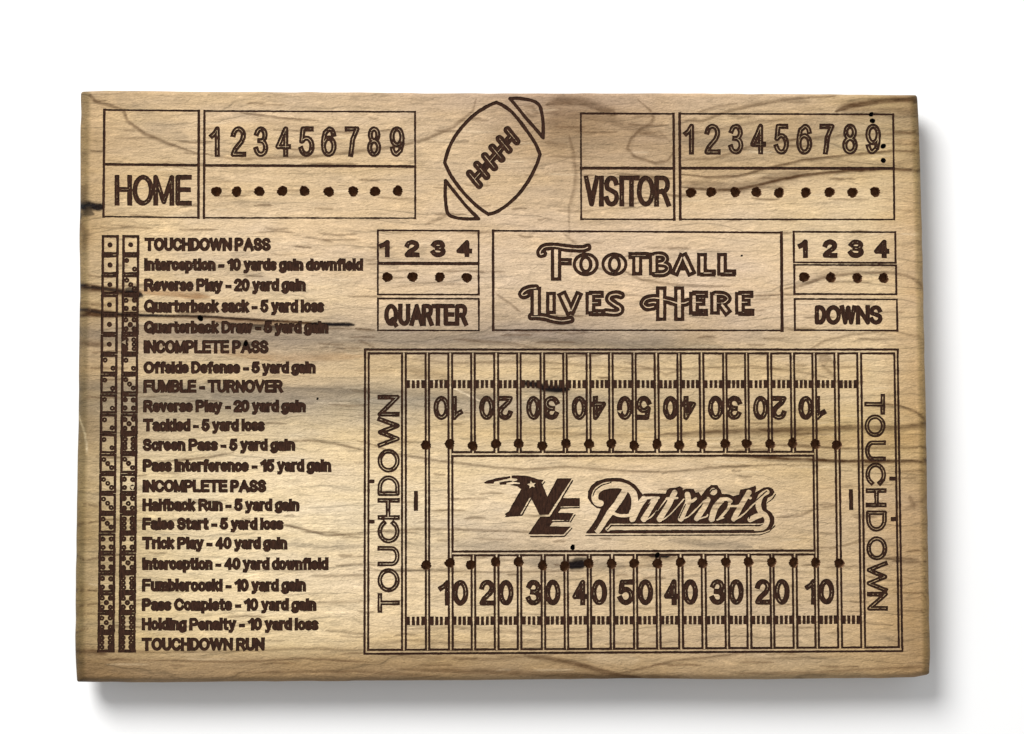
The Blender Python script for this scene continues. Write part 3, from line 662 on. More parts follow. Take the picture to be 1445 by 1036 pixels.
# ------------------------------------------------------------------ wood colour
def lin(c): c = np.asarray(c, float) / 255; return np.where(c <= .04045, c / 12.92, ((c + .055) / 1.055) ** 2.4)
GXS = [110, 200, 300, 420, 540, 660, 780, 900, 1020, 1140, 1240, 1310]
GYS = [132, 165, 200, 240, 285, 330, 380, 430, 475, 520, 565, 610, 660, 710, 760, 810, 860, 905, 935, 960]
RGB = [  # sampled tone of the board, row by row
 [(160,135,98),(172,146,108),(170,146,110),(170,146,112),(172,147,113),(170,145,113),(158,132,102),(172,146,114),(178,152,118),(178,152,114),(166,140,98),(150,122,84)],
 [(168,140,100),(182,156,116),(186,160,122),(186,160,122),(184,158,120),(182,156,120),(140,114,82),(164,138,104),(178,152,112),(170,144,106),(168,144,104),(150,124,86)],
 [(165,138,98),(172,147,110),(184,158,118),(186,160,121),(186,160,121),(184,158,120),(152,126,92),(160,134,100),(160,136,100),(164,140,104),(178,154,112),(160,132,90)],
 [(168,140,98),(182,156,114),(182,156,116),(184,158,118),(184,158,118),(184,158,120),(172,146,110),(174,148,112),(172,146,108),(178,152,112),(186,160,116),(165,138,96)],
 [(150,124,86),(186,160,118),(188,162,122),(188,162,122),(188,162,123),(186,160,122),(180,154,117),(186,160,122),(190,164,125),(196,170,128),(196,170,126),(175,146,104)],
 [(162,135,94),(190,165,124),(192,167,128),(194,168,130),(188,162,124),(188,162,125),(190,164,128),(190,164,127),(194,168,130),(196,171,130),(197,171,128),(180,150,108)],
 [(160,134,94),(186,162,122),(188,164,126),(192,167,130),(186,161,124),(190,165,129),(192,167,131),(194,168,132),(196,170,134),(196,170,131),(196,170,128),(180,150,108)],
 [(160,134,92),(184,160,118),(184,158,118),(194,170,130),(192,166,128),(186,161,125),(186,161,125),(190,164,128),(192,166,130),(194,168,130),(198,172,130),(182,152,110)],
 [(150,126,92),(160,138,106),(152,132,104),(150,131,104),(152,133,106),(150,131,105),(146,127,103),(150,131,104),(172,148,114),(190,164,124),(196,170,128),(180,150,106)],
 [(158,132,94),(182,158,118),(188,164,122),(186,160,118),(188,161,116),(190,164,120),(192,166,122),(192,166,122),(190,164,120),(188,162,120),(196,170,126),(178,148,104)],
 [(138,118,86),(150,133,104),(148,132,105),(152,135,108),(150,135,108),(160,142,112),(168,148,114),(176,154,116),(186,161,120),(190,165,122),(192,166,122),(176,146,102)],
 [(148,124,86),(176,154,116),(184,162,122),(190,168,128),(190,166,124),(188,163,120),(186,160,116),(186,160,116),(180,154,110),(176,150,104),(184,158,110),(170,140,94)],
 [(150,126,86),(192,170,128),(200,178,138),(204,181,140),(200,176,134),(198,174,132),(198,173,132),(198,172,132),(194,168,126),(184,158,114),(184,158,114),(168,138,94)],
 [(148,124,84),(192,170,128),(204,182,140),(206,184,144),(202,180,139),(204,180,140),(204,180,140),(202,177,138),(196,171,132),(186,160,120),(184,157,117),(165,136,96)],
 [(146,122,82),(190,168,125),(202,180,138),(204,182,141),(200,178,138),(188,166,130),(188,165,130),(192,168,130),(186,162,125),(184,158,117),(182,155,115),(165,136,96)],
 [(146,122,82),(190,167,124),(202,180,138),(204,181,140),(202,178,138),(192,168,128),(184,160,122),(186,161,122),(188,163,124),(186,160,119),(182,155,114),(164,135,94)],
 [(144,120,80),(190,167,122),(202,179,136),(204,181,139),(202,178,137),(198,174,133),(192,167,127),(188,163,123),(188,163,124),(188,162,122),(182,154,112),(162,133,92)],
 [(138,114,76),(178,154,110),(190,166,122),(192,168,124),(190,164,120),(186,160,117),(184,158,116),(182,156,116),(182,156,117),(182,156,116),(176,148,106),(158,129,88)],
 [(128,104,70),(150,124,86),(152,126,88),(152,126,88),(150,124,86),(152,126,88),(156,130,92),(164,138,100),(168,142,104),(168,142,102),(168,140,98),(152,123,84)],
 [(118,94,62),(142,116,80),(142,116,80),(142,116,80),(138,112,77),(142,116,80),(138,112,76),(146,120,84),(154,128,91),(156,130,91),(158,130,90),(145,117,80)]]
GRID = lin(np.array(RGB))
b_, g_, k_, l_, o_ = 'b', 'g', 'k', 'l', 'o'
STREAKS = [
 ([(128,134),(135,142),(155,148),(175,155),(180,170),(205,188),(240,203),(278,216)],2.0,.45,b_), ([(190,150),(215,172),(262,198)],13,.16,g_), ([(165,138),(190,150)],10,.12,g_),
 ([(290,218),(330,225),(380,224),(440,222),(500,215),(560,208),(600,198),(640,180),(668,157),(672,140)],1.8,.36,b_), ([(300,214),(420,218),(560,204),(630,180)],7,.12,g_),
 ([(340,159),(400,166),(450,170)],1.6,.42,b_), ([(350,165),(430,178),(520,182)],3,.12,b_), ([(112,290),(125,290),(138,293),(146,292)],4.2,.95,k_), ([(112,304),(122,300),(132,303)],3.2,.7,k_), ([(112,315),(120,325),(118,350)],5,.3,b_), ([(118,280),(122,260)],5,.25,b_),
 ([(182,303),(240,307)],1.3,.4,b_), ([(165,318),(215,322)],1,.35,b_), ([(430,335),(470,342)],1.4,.3,b_), ([(415,348),(440,350)],1.2,.45,b_), ([(215,378),(280,376),(350,386),(380,395)],6,.2,g_),
 ([(112,402),(150,407),(180,412),(200,415)],4.2,.8,b_), ([(178,408),(200,418)],4.5,.75,k_), ([(195,412),(240,416),(295,420)],4,.5,o_), ([(112,435),(140,440),(168,443)],3.4,.85,b_), ([(112,430),(150,432)],2,.4,b_),
 ([(112,444),(200,445),(282,446),(350,450),(430,455),(500,459)],1.7,.85,b_), ([(160,444),(200,445),(282,446),(350,450),(400,453)],.9,.6,k_), ([(436,457),(470,458),(500,458)],2.2,.9,k_), ([(300,453),(350,457),(420,460)],4,.35,o_), ([(500,463),(530,466)],1.3,.5,b_), ([(320,460),(380,462),(420,466)],3,.6,k_),
 ([(112,470),(150,474),(180,480)],9,.35,g_), ([(112,486),(150,488)],3,.4,b_), ([(180,462),(300,470),(420,474),(520,474),(620,478),(720,480)],10,.22,g_), ([(720,476),(820,484),(900,488),(960,488),(1020,490)],5,.3,g_), ([(640,478),(720,484),(760,492)],2,.3,b_),
 ([(300,497),(400,508),(510,504)],5,.25,o_), ([(112,542),(200,546),(300,553),(400,556),(470,552),(520,550)],8,.28,g_), ([(190,568),(300,576),(420,580)],9,.15,g_), ([(400,548),(460,550),(520,556)],3,.3,g_), ([(515,553),(560,555),(640,562),(720,560)],6,.25,g_), ([(575,520),(620,528),(640,536)],6,.18,b_), ([(730,548),(800,556),(860,566)],6,.25,g_),
 ([(740,540),(757,543),(768,548),(785,550),(803,549)],3.6,1.0,k_), ([(735,541),(750,545)],1.4,.8,k_), ([(738,537),(760,545)],1.2,.8,k_), ([(785,545),(806,543)],1.2,.7,k_),
 ([(772,148),(800,144),(830,148),(862,160),(868,162)],5,.42,b_), ([(772,160),(830,165),(860,172),(890,182),(935,195)],5,.22,b_), ([(770,172),(800,174),(850,180)],9,.12,b_), ([(780,200),(810,200),(870,205)],8,.14,g_), ([(740,150),(752,150),(758,158),(750,164),(742,158)],2.2,.28,b_),
 ([(900,140),(918,155),(922,165),(918,174),(903,182),(890,195),(885,208),(895,220),(925,230),(942,226),(950,215)],1.8,.36,b_), ([(903,190),(930,186),(945,200)],1.5,.22,b_), ([(884,250),(940,255)],7,.2,b_), ([(872,246),(950,252)],2,.35,b_),
 ([(803,190),(810,215),(812,240),(810,265),(803,290),(803,330)],2.2,.26,b_), ([(822,240),(812,230)],3,.2,b_), ([(770,200),(800,205)],3,.25,b_),
 ([(960,170),(990,172),(1020,160),(1060,150),(1120,140),(1180,136)],2,.35,b_), ([(985,158),(1010,150),(1040,146)],1.5,.3,b_), ([(960,188),(1000,185),(1060,172),(1110,168)],2,.28,b_), ([(962,200),(1010,205),(1060,190)],6,.2,g_), ([(1130,172),(1160,170),(1190,190),(1150,195)],7,.14,g_),
 ([(962,226),(1010,222),(1060,206),(1120,196),(1200,190),(1300,187)],1.7,.3,b_), ([(960,246),(1000,250),(1040,248),(1080,238),(1130,226),(1180,220),(1262,212),(1300,213)],1.6,.5,b_), ([(962,264),(1010,268),(1040,267),(1080,258),(1130,247),(1200,240),(1262,238),(1302,240)],1.9,.62,b_), ([(962,257),(1010,261),(1045,261),(1090,250),(1150,238)],6,.3,b_), ([(1150,232),(1230,230),(1300,230)],6,.14,b_),
 ([(1180,158),(1200,150),(1232,146),(1260,143),(1296,142)],3.5,.6,b_), ([(1190,156),(1240,156),(1294,155)],6,.28,b_), ([(1262,185),(1300,188)],1.5,.4,b_), ([(1262,197),(1300,200)],3,.2,o_), ([(1262,296),(1300,298)],1.2,.2,b_), ([(1270,330),(1302,332)],1.2,.3,l_), ([(1262,345),(1300,350)],1.2,.15,b_),
 ([(795,330),(812,345),(805,362)],1.8,.25,b_), ([(880,382),(905,394),(960,402),(1030,404)],1.6,.36,b_), ([(700,414),(720,428),(735,440)],1.5,.3,b_), ([(1060,418),(1130,416)],1.3,.42,b_), ([(1100,410),(1130,404),(1165,392),(1210,386),(1262,386),(1285,392),(1300,402)],1.8,.4,b_), ([(1140,400),(1200,378),(1260,376)],6,.12,b_), ([(1140,494),(1165,480),(1200,472),(1260,466),(1300,476)],1.5,.3,b_), ([(1100,462),(1150,464)],1.3,.3,b_), ([(535,345),(550,360),(560,380)],8,.16,g_), ([(560,405),(600,398),(660,402)],1.5,.2,b_), ([(600,318),(620,310),(640,300)],2,.25,b_), ([(590,372),(600,345)],5,.14,g_),
 ([(575,506),(640,512),(760,510),(900,520),(980,520),(1060,516),(1130,524),(1170,534)],1.6,.28,b_), ([(1158,500),(1172,508)],7,.35,b_), ([(1160,515),(1180,532)],2.5,.3,b_), ([(880,510),(920,520),(940,528),(960,522)],1.5,.3,b_), ([(1010,500),(1050,503)],4,.14,b_),
 ([(930,613),(1000,609),(1080,606),(1150,605),(1200,602),(1262,603),(1312,598)],3.4,.46,b_), ([(900,590),(960,595)],1.5,.25,b_), ([(1230,568),(1270,572),(1295,582),(1305,592)],1.5,.45,b_), ([(1080,628),(1200,634),(1310,632)],1.5,.4,b_), ([(1020,641),(1100,646),(1180,650),(1312,650)],2.2,.68,b_), ([(1120,620),(1180,618),(1312,618)],9,.14,o_), ([(1060,612),(1140,612)],6,.2,b_),
 ([(700,612),(780,610),(860,614),(900,612)],2,.25,b_), ([(505,622),(530,628),(560,640),(620,650),(680,657),(740,662),(800,658),(880,664),(940,666),(1000,660),(1060,657),(1110,655)],1.5,.38,b_), ([(505,752),(600,747),(640,748),(740,751),(800,752)],1.3,.38,b_), ([(1095,731),(1130,728),(1152,718)],1.6,.35,b_), ([(1160,716),(1185,712)],1.5,.3,b_), ([(645,770),(720,774),(800,776)],7,.2,g_), ([(945,762),(1000,768),(1060,772)],5,.36,g_), ([(1000,690),(1060,700)],4,.1,b_),
 ([(802,800),(812,797),(826,796)],4.2,1.0,k_), ([(808,790),(830,790)],2.5,.7,k_), ([(735,792),(800,796),(880,800)],7,.35,g_), ([(915,784),(945,785)],2.2,.9,k_), ([(905,786),(955,786)],3,.4,b_), ([(506,806),(600,806),(700,808),(850,806)],1.2,.35,b_),
 ([(220,651),(250,650),(290,645),(330,638)],1.5,.4,b_), ([(395,625),(435,622),(470,626),(515,636)],1.5,.42,b_), ([(395,740),(430,748),(460,756),(520,754)],1.5,.45,b_), ([(400,768),(470,773),(515,772)],3.5,.3,g_), ([(108,740),(150,733),(200,734),(300,733)],1.1,.35,b_), ([(118,712),(140,716)],1.3,.3,b_), ([(106,782),(120,790),(150,784),(180,782)],1.1,.4,b_), ([(108,832),(140,834)],1.2,.45,b_), ([(108,855),(145,850)],1.2,.35,b_), ([(106,868),(140,866)],1.2,.3,b_), ([(107,893),(125,886)],1.2,.35,b_),
 ([(440,812),(520,811)],2,.3,b_), ([(320,802),(460,806)],1.2,.25,b_), ([(440,850),(520,848)],2,.25,b_), ([(460,890),(520,896)],1.5,.3,b_), ([(575,888),(640,884),(700,890),(780,893),(850,890)],1.8,.25,b_), ([(575,903),(680,908),(760,905)],3,.25,b_), ([(106,918),(130,918),(150,922)],3,.5,b_), ([(130,919),(200,921),(330,920),(420,916),(515,918)],1.8,.3,b_),
 ([(200,932),(330,935),(430,930),(520,935)],1.4,.35,b_), ([(520,922),(700,930),(780,924)],2,.25,b_), ([(740,924),(790,930),(830,940),(870,952),(905,956)],3,.5,b_), ([(560,945),(700,950),(860,956),(960,956)],3,.35,b_), ([(330,950),(500,948),(620,955)],1.6,.3,b_), ([(870,950),(900,944),(950,932),(1010,926),(1050,921)],1.5,.36,b_), ([(830,928),(900,932)],8,.12,l_), ([(1040,950),(1150,948),(1300,940)],2,.3,b_), ([(1050,930),(1200,925)],1.4,.2,b_), ([(520,910),(575,905)],2,.2,b_),
 ([(1275,845),(1306,843)],1.3,.3,b_), ([(1275,862),(1306,861)],1.1,.35,b_), ([(1278,778),(1308,775)],1.3,.35,b_), ([(1275,720),(1306,700)],3,.15,b_), ([(1284,700),(1290,712)],3,.3,b_), ([(1170,775),(1215,765),(1262,760)],1.3,.3,b_), ([(1160,800),(1260,798)],1.2,.25,b_), ([(1275,815),(1306,818)],1.2,.25,b_), ([(1160,870),(1260,882)],1.2,.2,b_), ([(1150,690),(1262,684)],1.2,.2,b_), ([(1220,812),(1262,820)],1.2,.3,b_),
 ([(505,480),(530,492)],1.5,.3,b_), ([(112,403),(150,408),(182,413),(200,416)],1.7,.75,k_), ([(112,436),(140,441),(200,445),(240,446)],1.5,.75,k_), ([(114,290),(135,292)],3.0,1.0,k_),
 ([(757,544),(775,549),(803,549)],3.4,1.0,k_), ([(800,798),(826,796)],4.5,1.0,k_), ([(183,412),(196,418)],4,.9,k_), ([(300,455),(380,460),(400,463)],1.6,.5,k_), ([(330,484),(365,487)],3,.6,k_), ([(575,536),(610,537),(640,548),(682,568)],.9,.5,l_), ([(106,560),(112,590),(120,612),(124,645)],.9,.5,l_),
]
STREAKS += [([(x, y), (x + L_ * .5, y + dy), (x + L_, y + dy * .6)], .8 + .5 * r_, .16 + .24 * r_, 'b' if r_ > .3 else 'l')
            for x, y, L_, dy, r_ in zip(rng.uniform(118, 1260, 430), rng.uniform(140, 952, 430), rng.uniform(12, 60, 430), rng.uniform(-2.5, 2.5, 430), rng.random(430))]
TGT = {'b': lin((80, 54, 28)), 'g': lin((108, 95, 76)), 'k': lin((26, 14, 8)), 'l': lin((222, 200, 160)), 'o': lin((132, 88, 42))}
def grain_field(x, y):
    x = np.asarray(x, float); y = np.asarray(y, float)
    yy = y + (fbm(x / 260, y / 90, 31) - .5) * 46 + (fbm(x / 60, y / 30, 34) - .5) * 7
    return yy / 17.0 + 3.4 * fbm(x / 340, y / 110, 51) + .45 * fbm(x / 45, y / 14, 53)
def wood_rgb(x, y):
    x = np.asarray(x, float); y = np.asarray(y, float)
    xw = x + (fbm(x / 90, y / 40, 21) - .5) * 60; yw = y + (fbm(x / 140, y / 60, 24) - .5) * 22
    fi = np.interp(xw, GXS, range(len(GXS))); fj = np.interp(yw, GYS, range(len(GYS)))
    i = np.minimum(fi.astype(int), len(GXS) - 2); j = np.minimum(fj.astype(int), len(GYS) - 2)
    u = (fi - i)[:, None]; v = (fj - j)[:, None]
    C = (GRID[j, i] * (1 - u) + GRID[j, i + 1] * u) * (1 - v) + (GRID[j + 1, i] * (1 - u) + GRID[j + 1, i + 1] * u) * v
    # growth lines following a gently wandering grain
    yy = y + (fbm(x / 260, y / 90, 31) - .5) * 46 + (fbm(x / 60, y / 30, 34) - .5) * 7
    g1 = fbm(x / 210, yy / 5.5, 41, 4) - .5; g2 = fbm(x / 60, yy / 2.4, 45, 2) - .5
    dens = fbm(x / 330, y / 200, 58)
    fr = np.abs(grain_field(x, y) % 1.0 - .5) * 2; soft = np.clip((fr - .3) / .7, 0, 1)
    op = np.clip((fbm(x / 75, y / 22, 57) - .36) * 3.2, 0, 1)
    C = C * (1 - .075 * soft * op * (.55 + dens))[:, None]
    blot = np.clip((fbm(x / 28, y / 7, 65, 3) - .60) * 5, 0, 1); C = C * (1 - .14 * blot)[:, None]
    lite = np.clip((fbm(x / 18, y / 5, 68, 2) - .66) * 6, 0, 1); C = C * (1 + .14 * lite)[:, None]
    gy_ = (fbm(x / 70, y / 18, 61) - .5)[:, None] * np.array([.05, .01, -.12]); C = C * (1 + gy_)
    order = {'g': 0, 'l': 0, 'o': 1, 'b': 2, 'k': 3}
    wob = (fbm(x / 16, y / 16, 71) - .5) * 3.2; wsc = .65 + .7 * fbm(x / 14, y / 5, 75)
    for pts, hw_, st, kd in sorted(STREAKS, key=lambda s: order[s[3]]):
        p = np.array(pts, float); m_ = hw_ * 3 + 4
        k = np.nonzero((x > p[:, 0].min() - m_) & (x < p[:, 0].max() + m_) & (y > p[:, 1].min() - m_) & (y < p[:, 1].max() + m_))[0]
        if len(k) == 0: continue
        X = x[k]; Y = y[k] + wob[k] * min(1, .25 + hw_ / 8); best = np.full(len(k), 1e9); sg_ = np.zeros(len(k)); tt_ = np.zeros(len(k)); n_ = len(p) - 1
        for s in range(n_):
            ex, ey = p[s + 1] - p[s]; l2 = ex * ex + ey * ey
            t = np.clip(((X - p[s, 0]) * ex + (Y - p[s, 1]) * ey) / l2, 0, 1)
            d = np.hypot(X - p[s, 0] - t * ex, Y - p[s, 1] - t * ey); m2 = d < best; best[m2] = d[m2]; sg_[m2] = (Y - p[s, 1] - t * ey)[m2]; tt_[m2] = (s + t[m2]) / n_
        side_ = 1 if (len(pts) * 7 + int(p[0, 0])) % 3 else -1
        if kd in 'bo': best = best * np.where(sg_ * side_ > 0, .62, 1.45)
        atl = p[0, 0] < 135; atr = p[-1, 0] > 1280
        tap = np.where((tt_ < .15) & (not atl), .35 + tt_ / .15 * .65, 1) * np.where((tt_ > .85) & (not atr), .35 + (1 - tt_) / .15 * .65, 1)
        f = np.clip(1.3 * np.exp(-(best / (max(hw_, 1.2) * tap)) ** 2), 0, 1) * st * (1.35 if kd == 'b' else 1.25 if kd == 'g' else 1.0)
        if kd != 'k': f = f * wsc[k]
        else: f = np.clip(f * 1.8, 0, .99 if st > .84 else st)
        f = np.clip(f, 0, 1)[:, None]
        C[k] = C[k] * (1 - f) + TGT[kd] * f
    # left, right and bottom rims coloured darker than the flat face
    rim_l = np.clip((LE(y) + 15 - x) / 6, 0, 1); rim_r = np.clip((x - RE(y) + 12) / 5, 0, 1)
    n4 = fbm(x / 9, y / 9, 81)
    C = C * (1 - .42 * rim_l * (.7 + .6 * n4))[:, None] * (1 - .22 * rim_r * (.7 + .6 * n4))[:, None]
    C[:, 2] *= 1 - .10 * np.maximum(rim_l, rim_r)
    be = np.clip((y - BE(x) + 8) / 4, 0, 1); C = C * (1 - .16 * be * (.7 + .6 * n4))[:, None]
    mid = lin((190, 165, 126)); C = mid * (np.maximum(C, 1e-4) / mid) ** 1.16
    return np.clip(C * np.array([.97, .985, 1.09]) / .845, .003, .95)

# ------------------------------------------------------------------ materials
def mat(name): 
    m = bpy.data.materials.new(name); m.use_nodes = True; nt = m.node_tree
    return m, nt, nt.nodes['Principled BSDF']
def nd(nt, t, **k):
    o = nt.nodes.new(t)
    for a, b in k.items(): setattr(o, a, b)
    return o
def noise(nt, vec, scale, detail=3, rough=.55, dist=0.0):
    mp = nd(nt, 'ShaderNodeMapping'); mp.inputs['Scale'].default_value = scale; nt.links.new(vec, mp.inputs[0])
    nz = nd(nt, 'ShaderNodeTexNoise'); nz.inputs['Scale'].default_value = 1; nz.inputs['Detail'].default_value = detail
    nz.inputs['Roughness'].default_value = rough; nz.inputs['Distortion'].default_value = dist
    nt.links.new(mp.outputs[0], nz.inputs['Vector']); return nz.outputs['Fac']
def rng_map(nt, v, a, b, c, d):
    r = nd(nt, 'ShaderNodeMapRange'); r.inputs[1].default_value = a; r.inputs[2].default_value = b
    r.inputs[3].default_value = c; r.inputs[4].default_value = d; nt.links.new(v, r.inputs[0]); return r.outputs[0]
def mul(nt, a, b, op='MULTIPLY'):
    m = nd(nt, 'ShaderNodeMath', operation=op); nt.links.new(a, m.inputs[0])
    if isinstance(b, (int, float)): m.inputs[1].default_value = b
    else: nt.links.new(b, m.inputs[1])
    return m.outputs[0]

wood, nt, bs = mat('spalted_maple')
tc = nd(nt, 'ShaderNodeTexCoord').outputs['Object']
at = nd(nt, 'ShaderNodeAttribute', attribute_name='tone')
pores = noise(nt, tc, (260, 1900, 400), 2, .5, .6)
pore_m = rng_map(nt, pores, .62, .74, 1.0, .80)
pores2 = noise(nt, tc, (700, 1500, 700), 2, .5, .3)
p2 = rng_map(nt, pores2, .62, .74, 1.0, .78)
grain = rng_map(nt, noise(nt, tc, (90, 900, 300), 4, .6, .8), .3, .7, .92, 1.08)
spk = rng_map(nt, noise(nt, tc, (900, 1500, 900), 2, .5, .5), .60, .72, 1.0, 1.16)
mott = rng_map(nt, noise(nt, tc, (1300, 2100, 1300), 2, .5), .3, .7, .90, 1.10)
gl = nd(nt, 'ShaderNodeAttribute', attribute_name='grain_line').outputs['Fac']
def ridge(v, k, width, depth):
    fr = mul(nt, mul(nt, v, k), 0.0, 'FRACT'); ab = mul(nt, mul(nt, fr, .5, 'SUBTRACT'), 0.0, 'ABSOLUTE')
    return rng_map(nt, ab, .5 - width, .5, 0.0, depth)
op1 = rng_map(nt, noise(nt, tc, (34, 120, 60), 2, .5), .42, .62, .0, 1.0)
op2 = rng_map(nt, noise(nt, tc, (60, 260, 60), 2, .5), .40, .60, .15, 1.0)
r1 = mul(nt, ridge(gl, 1.0, .085, .27), op1); r2 = mul(nt, ridge(gl, 3.0, .16, .085), op2); r3 = mul(nt, ridge(gl, 7.0, .25, .05), op1)
inv = mul(nt, mul(nt, r1, r2, 'ADD'), r3, 'ADD')
one = nd(nt, 'ShaderNodeMath', operation='SUBTRACT'); one.inputs[0].default_value = 1.0; nt.links.new(inv, one.inputs[1]); lines_m = one.outputs[0]
f = mul(nt, mul(nt, mul(nt, mul(nt, pore_m, p2), mul(nt, grain, mott)), spk), lines_m)
vm = nd(nt, 'ShaderNodeVectorMath', operation='SCALE'); nt.links.new(at.outputs['Color'], vm.inputs[0]); nt.links.new(f, vm.inputs['Scale'])
nt.links.new(vm.outputs[0], bs.inputs['Base Color'])
bs.inputs['Roughness'].default_value = .6; bs.inputs['Specular IOR Level'].default_value = .1
hgt = nd(nt, 'ShaderNodeMath', operation='ADD')
hn = mul(nt, mul(nt, noise(nt, tc, (430, 1150, 700), 4, .62, 1.2), .8), mul(nt, noise(nt, tc, (150, 420, 300), 3, .6, 1.6), 1.6), 'ADD')
nt.links.new(hn, hgt.inputs[0]); nt.links.new(mul(nt, mul(nt, pore_m, lines_m), .6), hgt.inputs[1])
bp = nd(nt, 'ShaderNodeBump'); bp.inputs['Strength'].default_value = .65; bp.inputs['Distance'].default_value = .0006
nt.links.new(hgt.outputs[0], bp.inputs['Height']); nt.links.new(bp.outputs[0], bs.inputs['Normal'])

burnt, nt, bs = mat('laser_burnt_wood')
tc = nd(nt, 'ShaderNodeTexCoord').outputs['Object']
cr = nd(nt, 'ShaderNodeValToRGB'); cr.color_ramp.elements[0].position = .3; cr.color_ramp.elements[1].position = .75
cr.color_ramp.elements[0].color = (*lin((30, 18, 13)), 1); cr.color_ramp.elements[1].color = (*lin((70, 45, 32)), 1)
nt.links.new(noise(nt, tc, (1700, 420, 800), 4, .7), cr.inputs[0]); nt.links.new(cr.outputs[0], bs.inputs['Base Color'])
bs.inputs['Roughness'].default_value = .8; bs.inputs['Specular IOR Level'].default_value = .08
bp = nd(nt, 'ShaderNodeBump'); bp.inputs['Strength'].default_value = .5; bp.inputs['Distance'].default_value = .0003
nt.links.new(noise(nt, tc, (2500, 2500, 2500), 2), bp.inputs['Height']); nt.links.new(bp.outputs[0], bs.inputs['Normal'])

drill, nt, bs = mat('drilled_end_wood')
tc = nd(nt, 'ShaderNodeTexCoord').outputs['Object']
cr = nd(nt, 'ShaderNodeValToRGB'); cr.color_ramp.elements[0].position = .3; cr.color_ramp.elements[1].position = .7
cr.color_ramp.elements[0].color = (*lin((104, 70, 46)), 1); cr.color_ramp.elements[1].color = (*lin((158, 114, 76)), 1)
nt.links.new(noise(nt, tc, (900, 900, 1500), 3), cr.inputs[0]); nt.links.new(cr.outputs[0], bs.inputs['Base Color'])
bs.inputs['Roughness'].default_value = .85

decay, nt, bs = mat('decayed_black_wood')
tc = nd(nt, 'ShaderNodeTexCoord').outputs['Object']
cr = nd(nt, 'ShaderNodeValToRGB'); cr.color_ramp.elements[0].color = (.006, .004, .003, 1); cr.color_ramp.elements[1].color = (.03, .018, .012, 1)
nt.links.new(noise(nt, tc, (900, 900, 900), 3), cr.inputs[0]); nt.links.new(cr.outputs[0], bs.inputs['Base Color']); bs.inputs['Roughness'].default_value = .9

paper, nt, bs = mat('matt_white_surface')
tc = nd(nt, 'ShaderNodeTexCoord').outputs['Object']
cr = nd(nt, 'ShaderNodeValToRGB'); cr.color_ramp.elements[0].color = (.88, .88, .88, 1); cr.color_ramp.elements[1].color = (.90, .90, .90, 1)
nt.links.new(noise(nt, tc, (40, 40, 40), 3), cr.inputs[0]); nt.links.new(cr.outputs[0], bs.inputs['Base Color'])
bs.inputs['Roughness'].default_value = .95; bs.inputs['Specular IOR Level'].default_value = .05

# ------------------------------------------------------------------ objects
def mesh_of(name, co, faces, m, tone=None, smooth=None):
    me = bpy.data.meshes.new(name)
    faces = np.asarray(faces) if not isinstance(faces, list) else faces
    me.from_pydata(co.tolist(), [], faces.tolist() if not isinstance(faces, list) else faces)
    me.materials.append(m)
    if tone is not None:
        a_ = me.color_attributes.new('tone', 'FLOAT_COLOR', 'POINT')
        buf = np.ones((len(co), 4), np.float32); buf[:, :3] = tone; a_.data.foreach_set('color', buf.ravel())
    if smooth is not None: me.polygons.foreach_set('use_smooth', smooth)
    me.update(); return me

surface = link('white_surface', mesh_of('white_surface', np.array([(-6, -6, 0), (6, -6, 0), (6, 6, 0), (-6, 6, 0)], float), [[0, 1, 2, 3]], paper))
surface['kind'] = 'structure'

board = bpy.data.objects.new('football_game_board', None); COL.objects.link(board)
board.empty_display_size = .02
board['label'] = 'wooden football dice game board, laser engraved with score boxes, rules list and playing field'
board['category'] = 'game board'

LIFT = .0065      # gap added under the board to set its shadow off
# panel: flat face + rounded rim + sides + underside
T0 = T[cls == 0]; used, inv = np.unique(T0, return_inverse=True); F0 = inv.reshape(-1, 3)
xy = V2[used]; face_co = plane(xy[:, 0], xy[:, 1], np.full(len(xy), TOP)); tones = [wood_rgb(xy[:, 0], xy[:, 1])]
co = [face_co]; faces = F0.tolist(); base = len(face_co); ncnt = len(INN); rings = []
wid = np.linalg.norm(OUT - INN, axis=1)
drop = np.clip(wid, 4, 16) * .00025 * 1.0
NR = 9
for k in range(NR + 1):
    th = math.pi / 2 * k / NR; s = math.sin(th); z = TOP - drop * (1 - math.cos(th))
    P2 = INN * (1 - s) + OUT * s
    rings.append((plane(P2[:, 0], P2[:, 1], z), P2))
so = rings[-1][0]; P2 = rings[-1][1]
inward = (np.array(rings[0][0]).mean(0) - so); inward[:, 2] = 0; inward /= np.linalg.norm(inward, axis=1)[:, None]
for zz, off in ((.013, .0001), (.0105, .0001), (.0085, .0003), (.0071, .0012), (LIFT, .0028)):
    c_ = so + inward * off; c_[:, 2] = zz; rings.append((c_, P2))
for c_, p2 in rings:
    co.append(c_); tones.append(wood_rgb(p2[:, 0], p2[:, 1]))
sm = [False] * len(faces)
for r_ in range(len(rings) - 1):
    a_ = base + r_ * ncnt; b2 = a_ + ncnt
    for i in range(ncnt):
        j = (i + 1) % ncnt; faces.append((a_ + i, b2 + i, b2 + j, a_ + j)); sm.append(True)
lastb = base + (len(rings) - 1) * ncnt
faces.append([lastb + i for i in range(ncnt)]); sm.append(False)
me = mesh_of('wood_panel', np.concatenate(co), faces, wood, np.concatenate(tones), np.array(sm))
lnv = np.concatenate([grain_field(xy[:, 0], xy[:, 1])] + [grain_field(p2[:, 0], p2[:, 1]) for _, p2 in rings])
ga = me.attributes.new('grain_line', 'FLOAT', 'POINT'); ga.data.foreach_set('value', lnv.astype(np.float32))
panel = link('wood_panel', me, board)

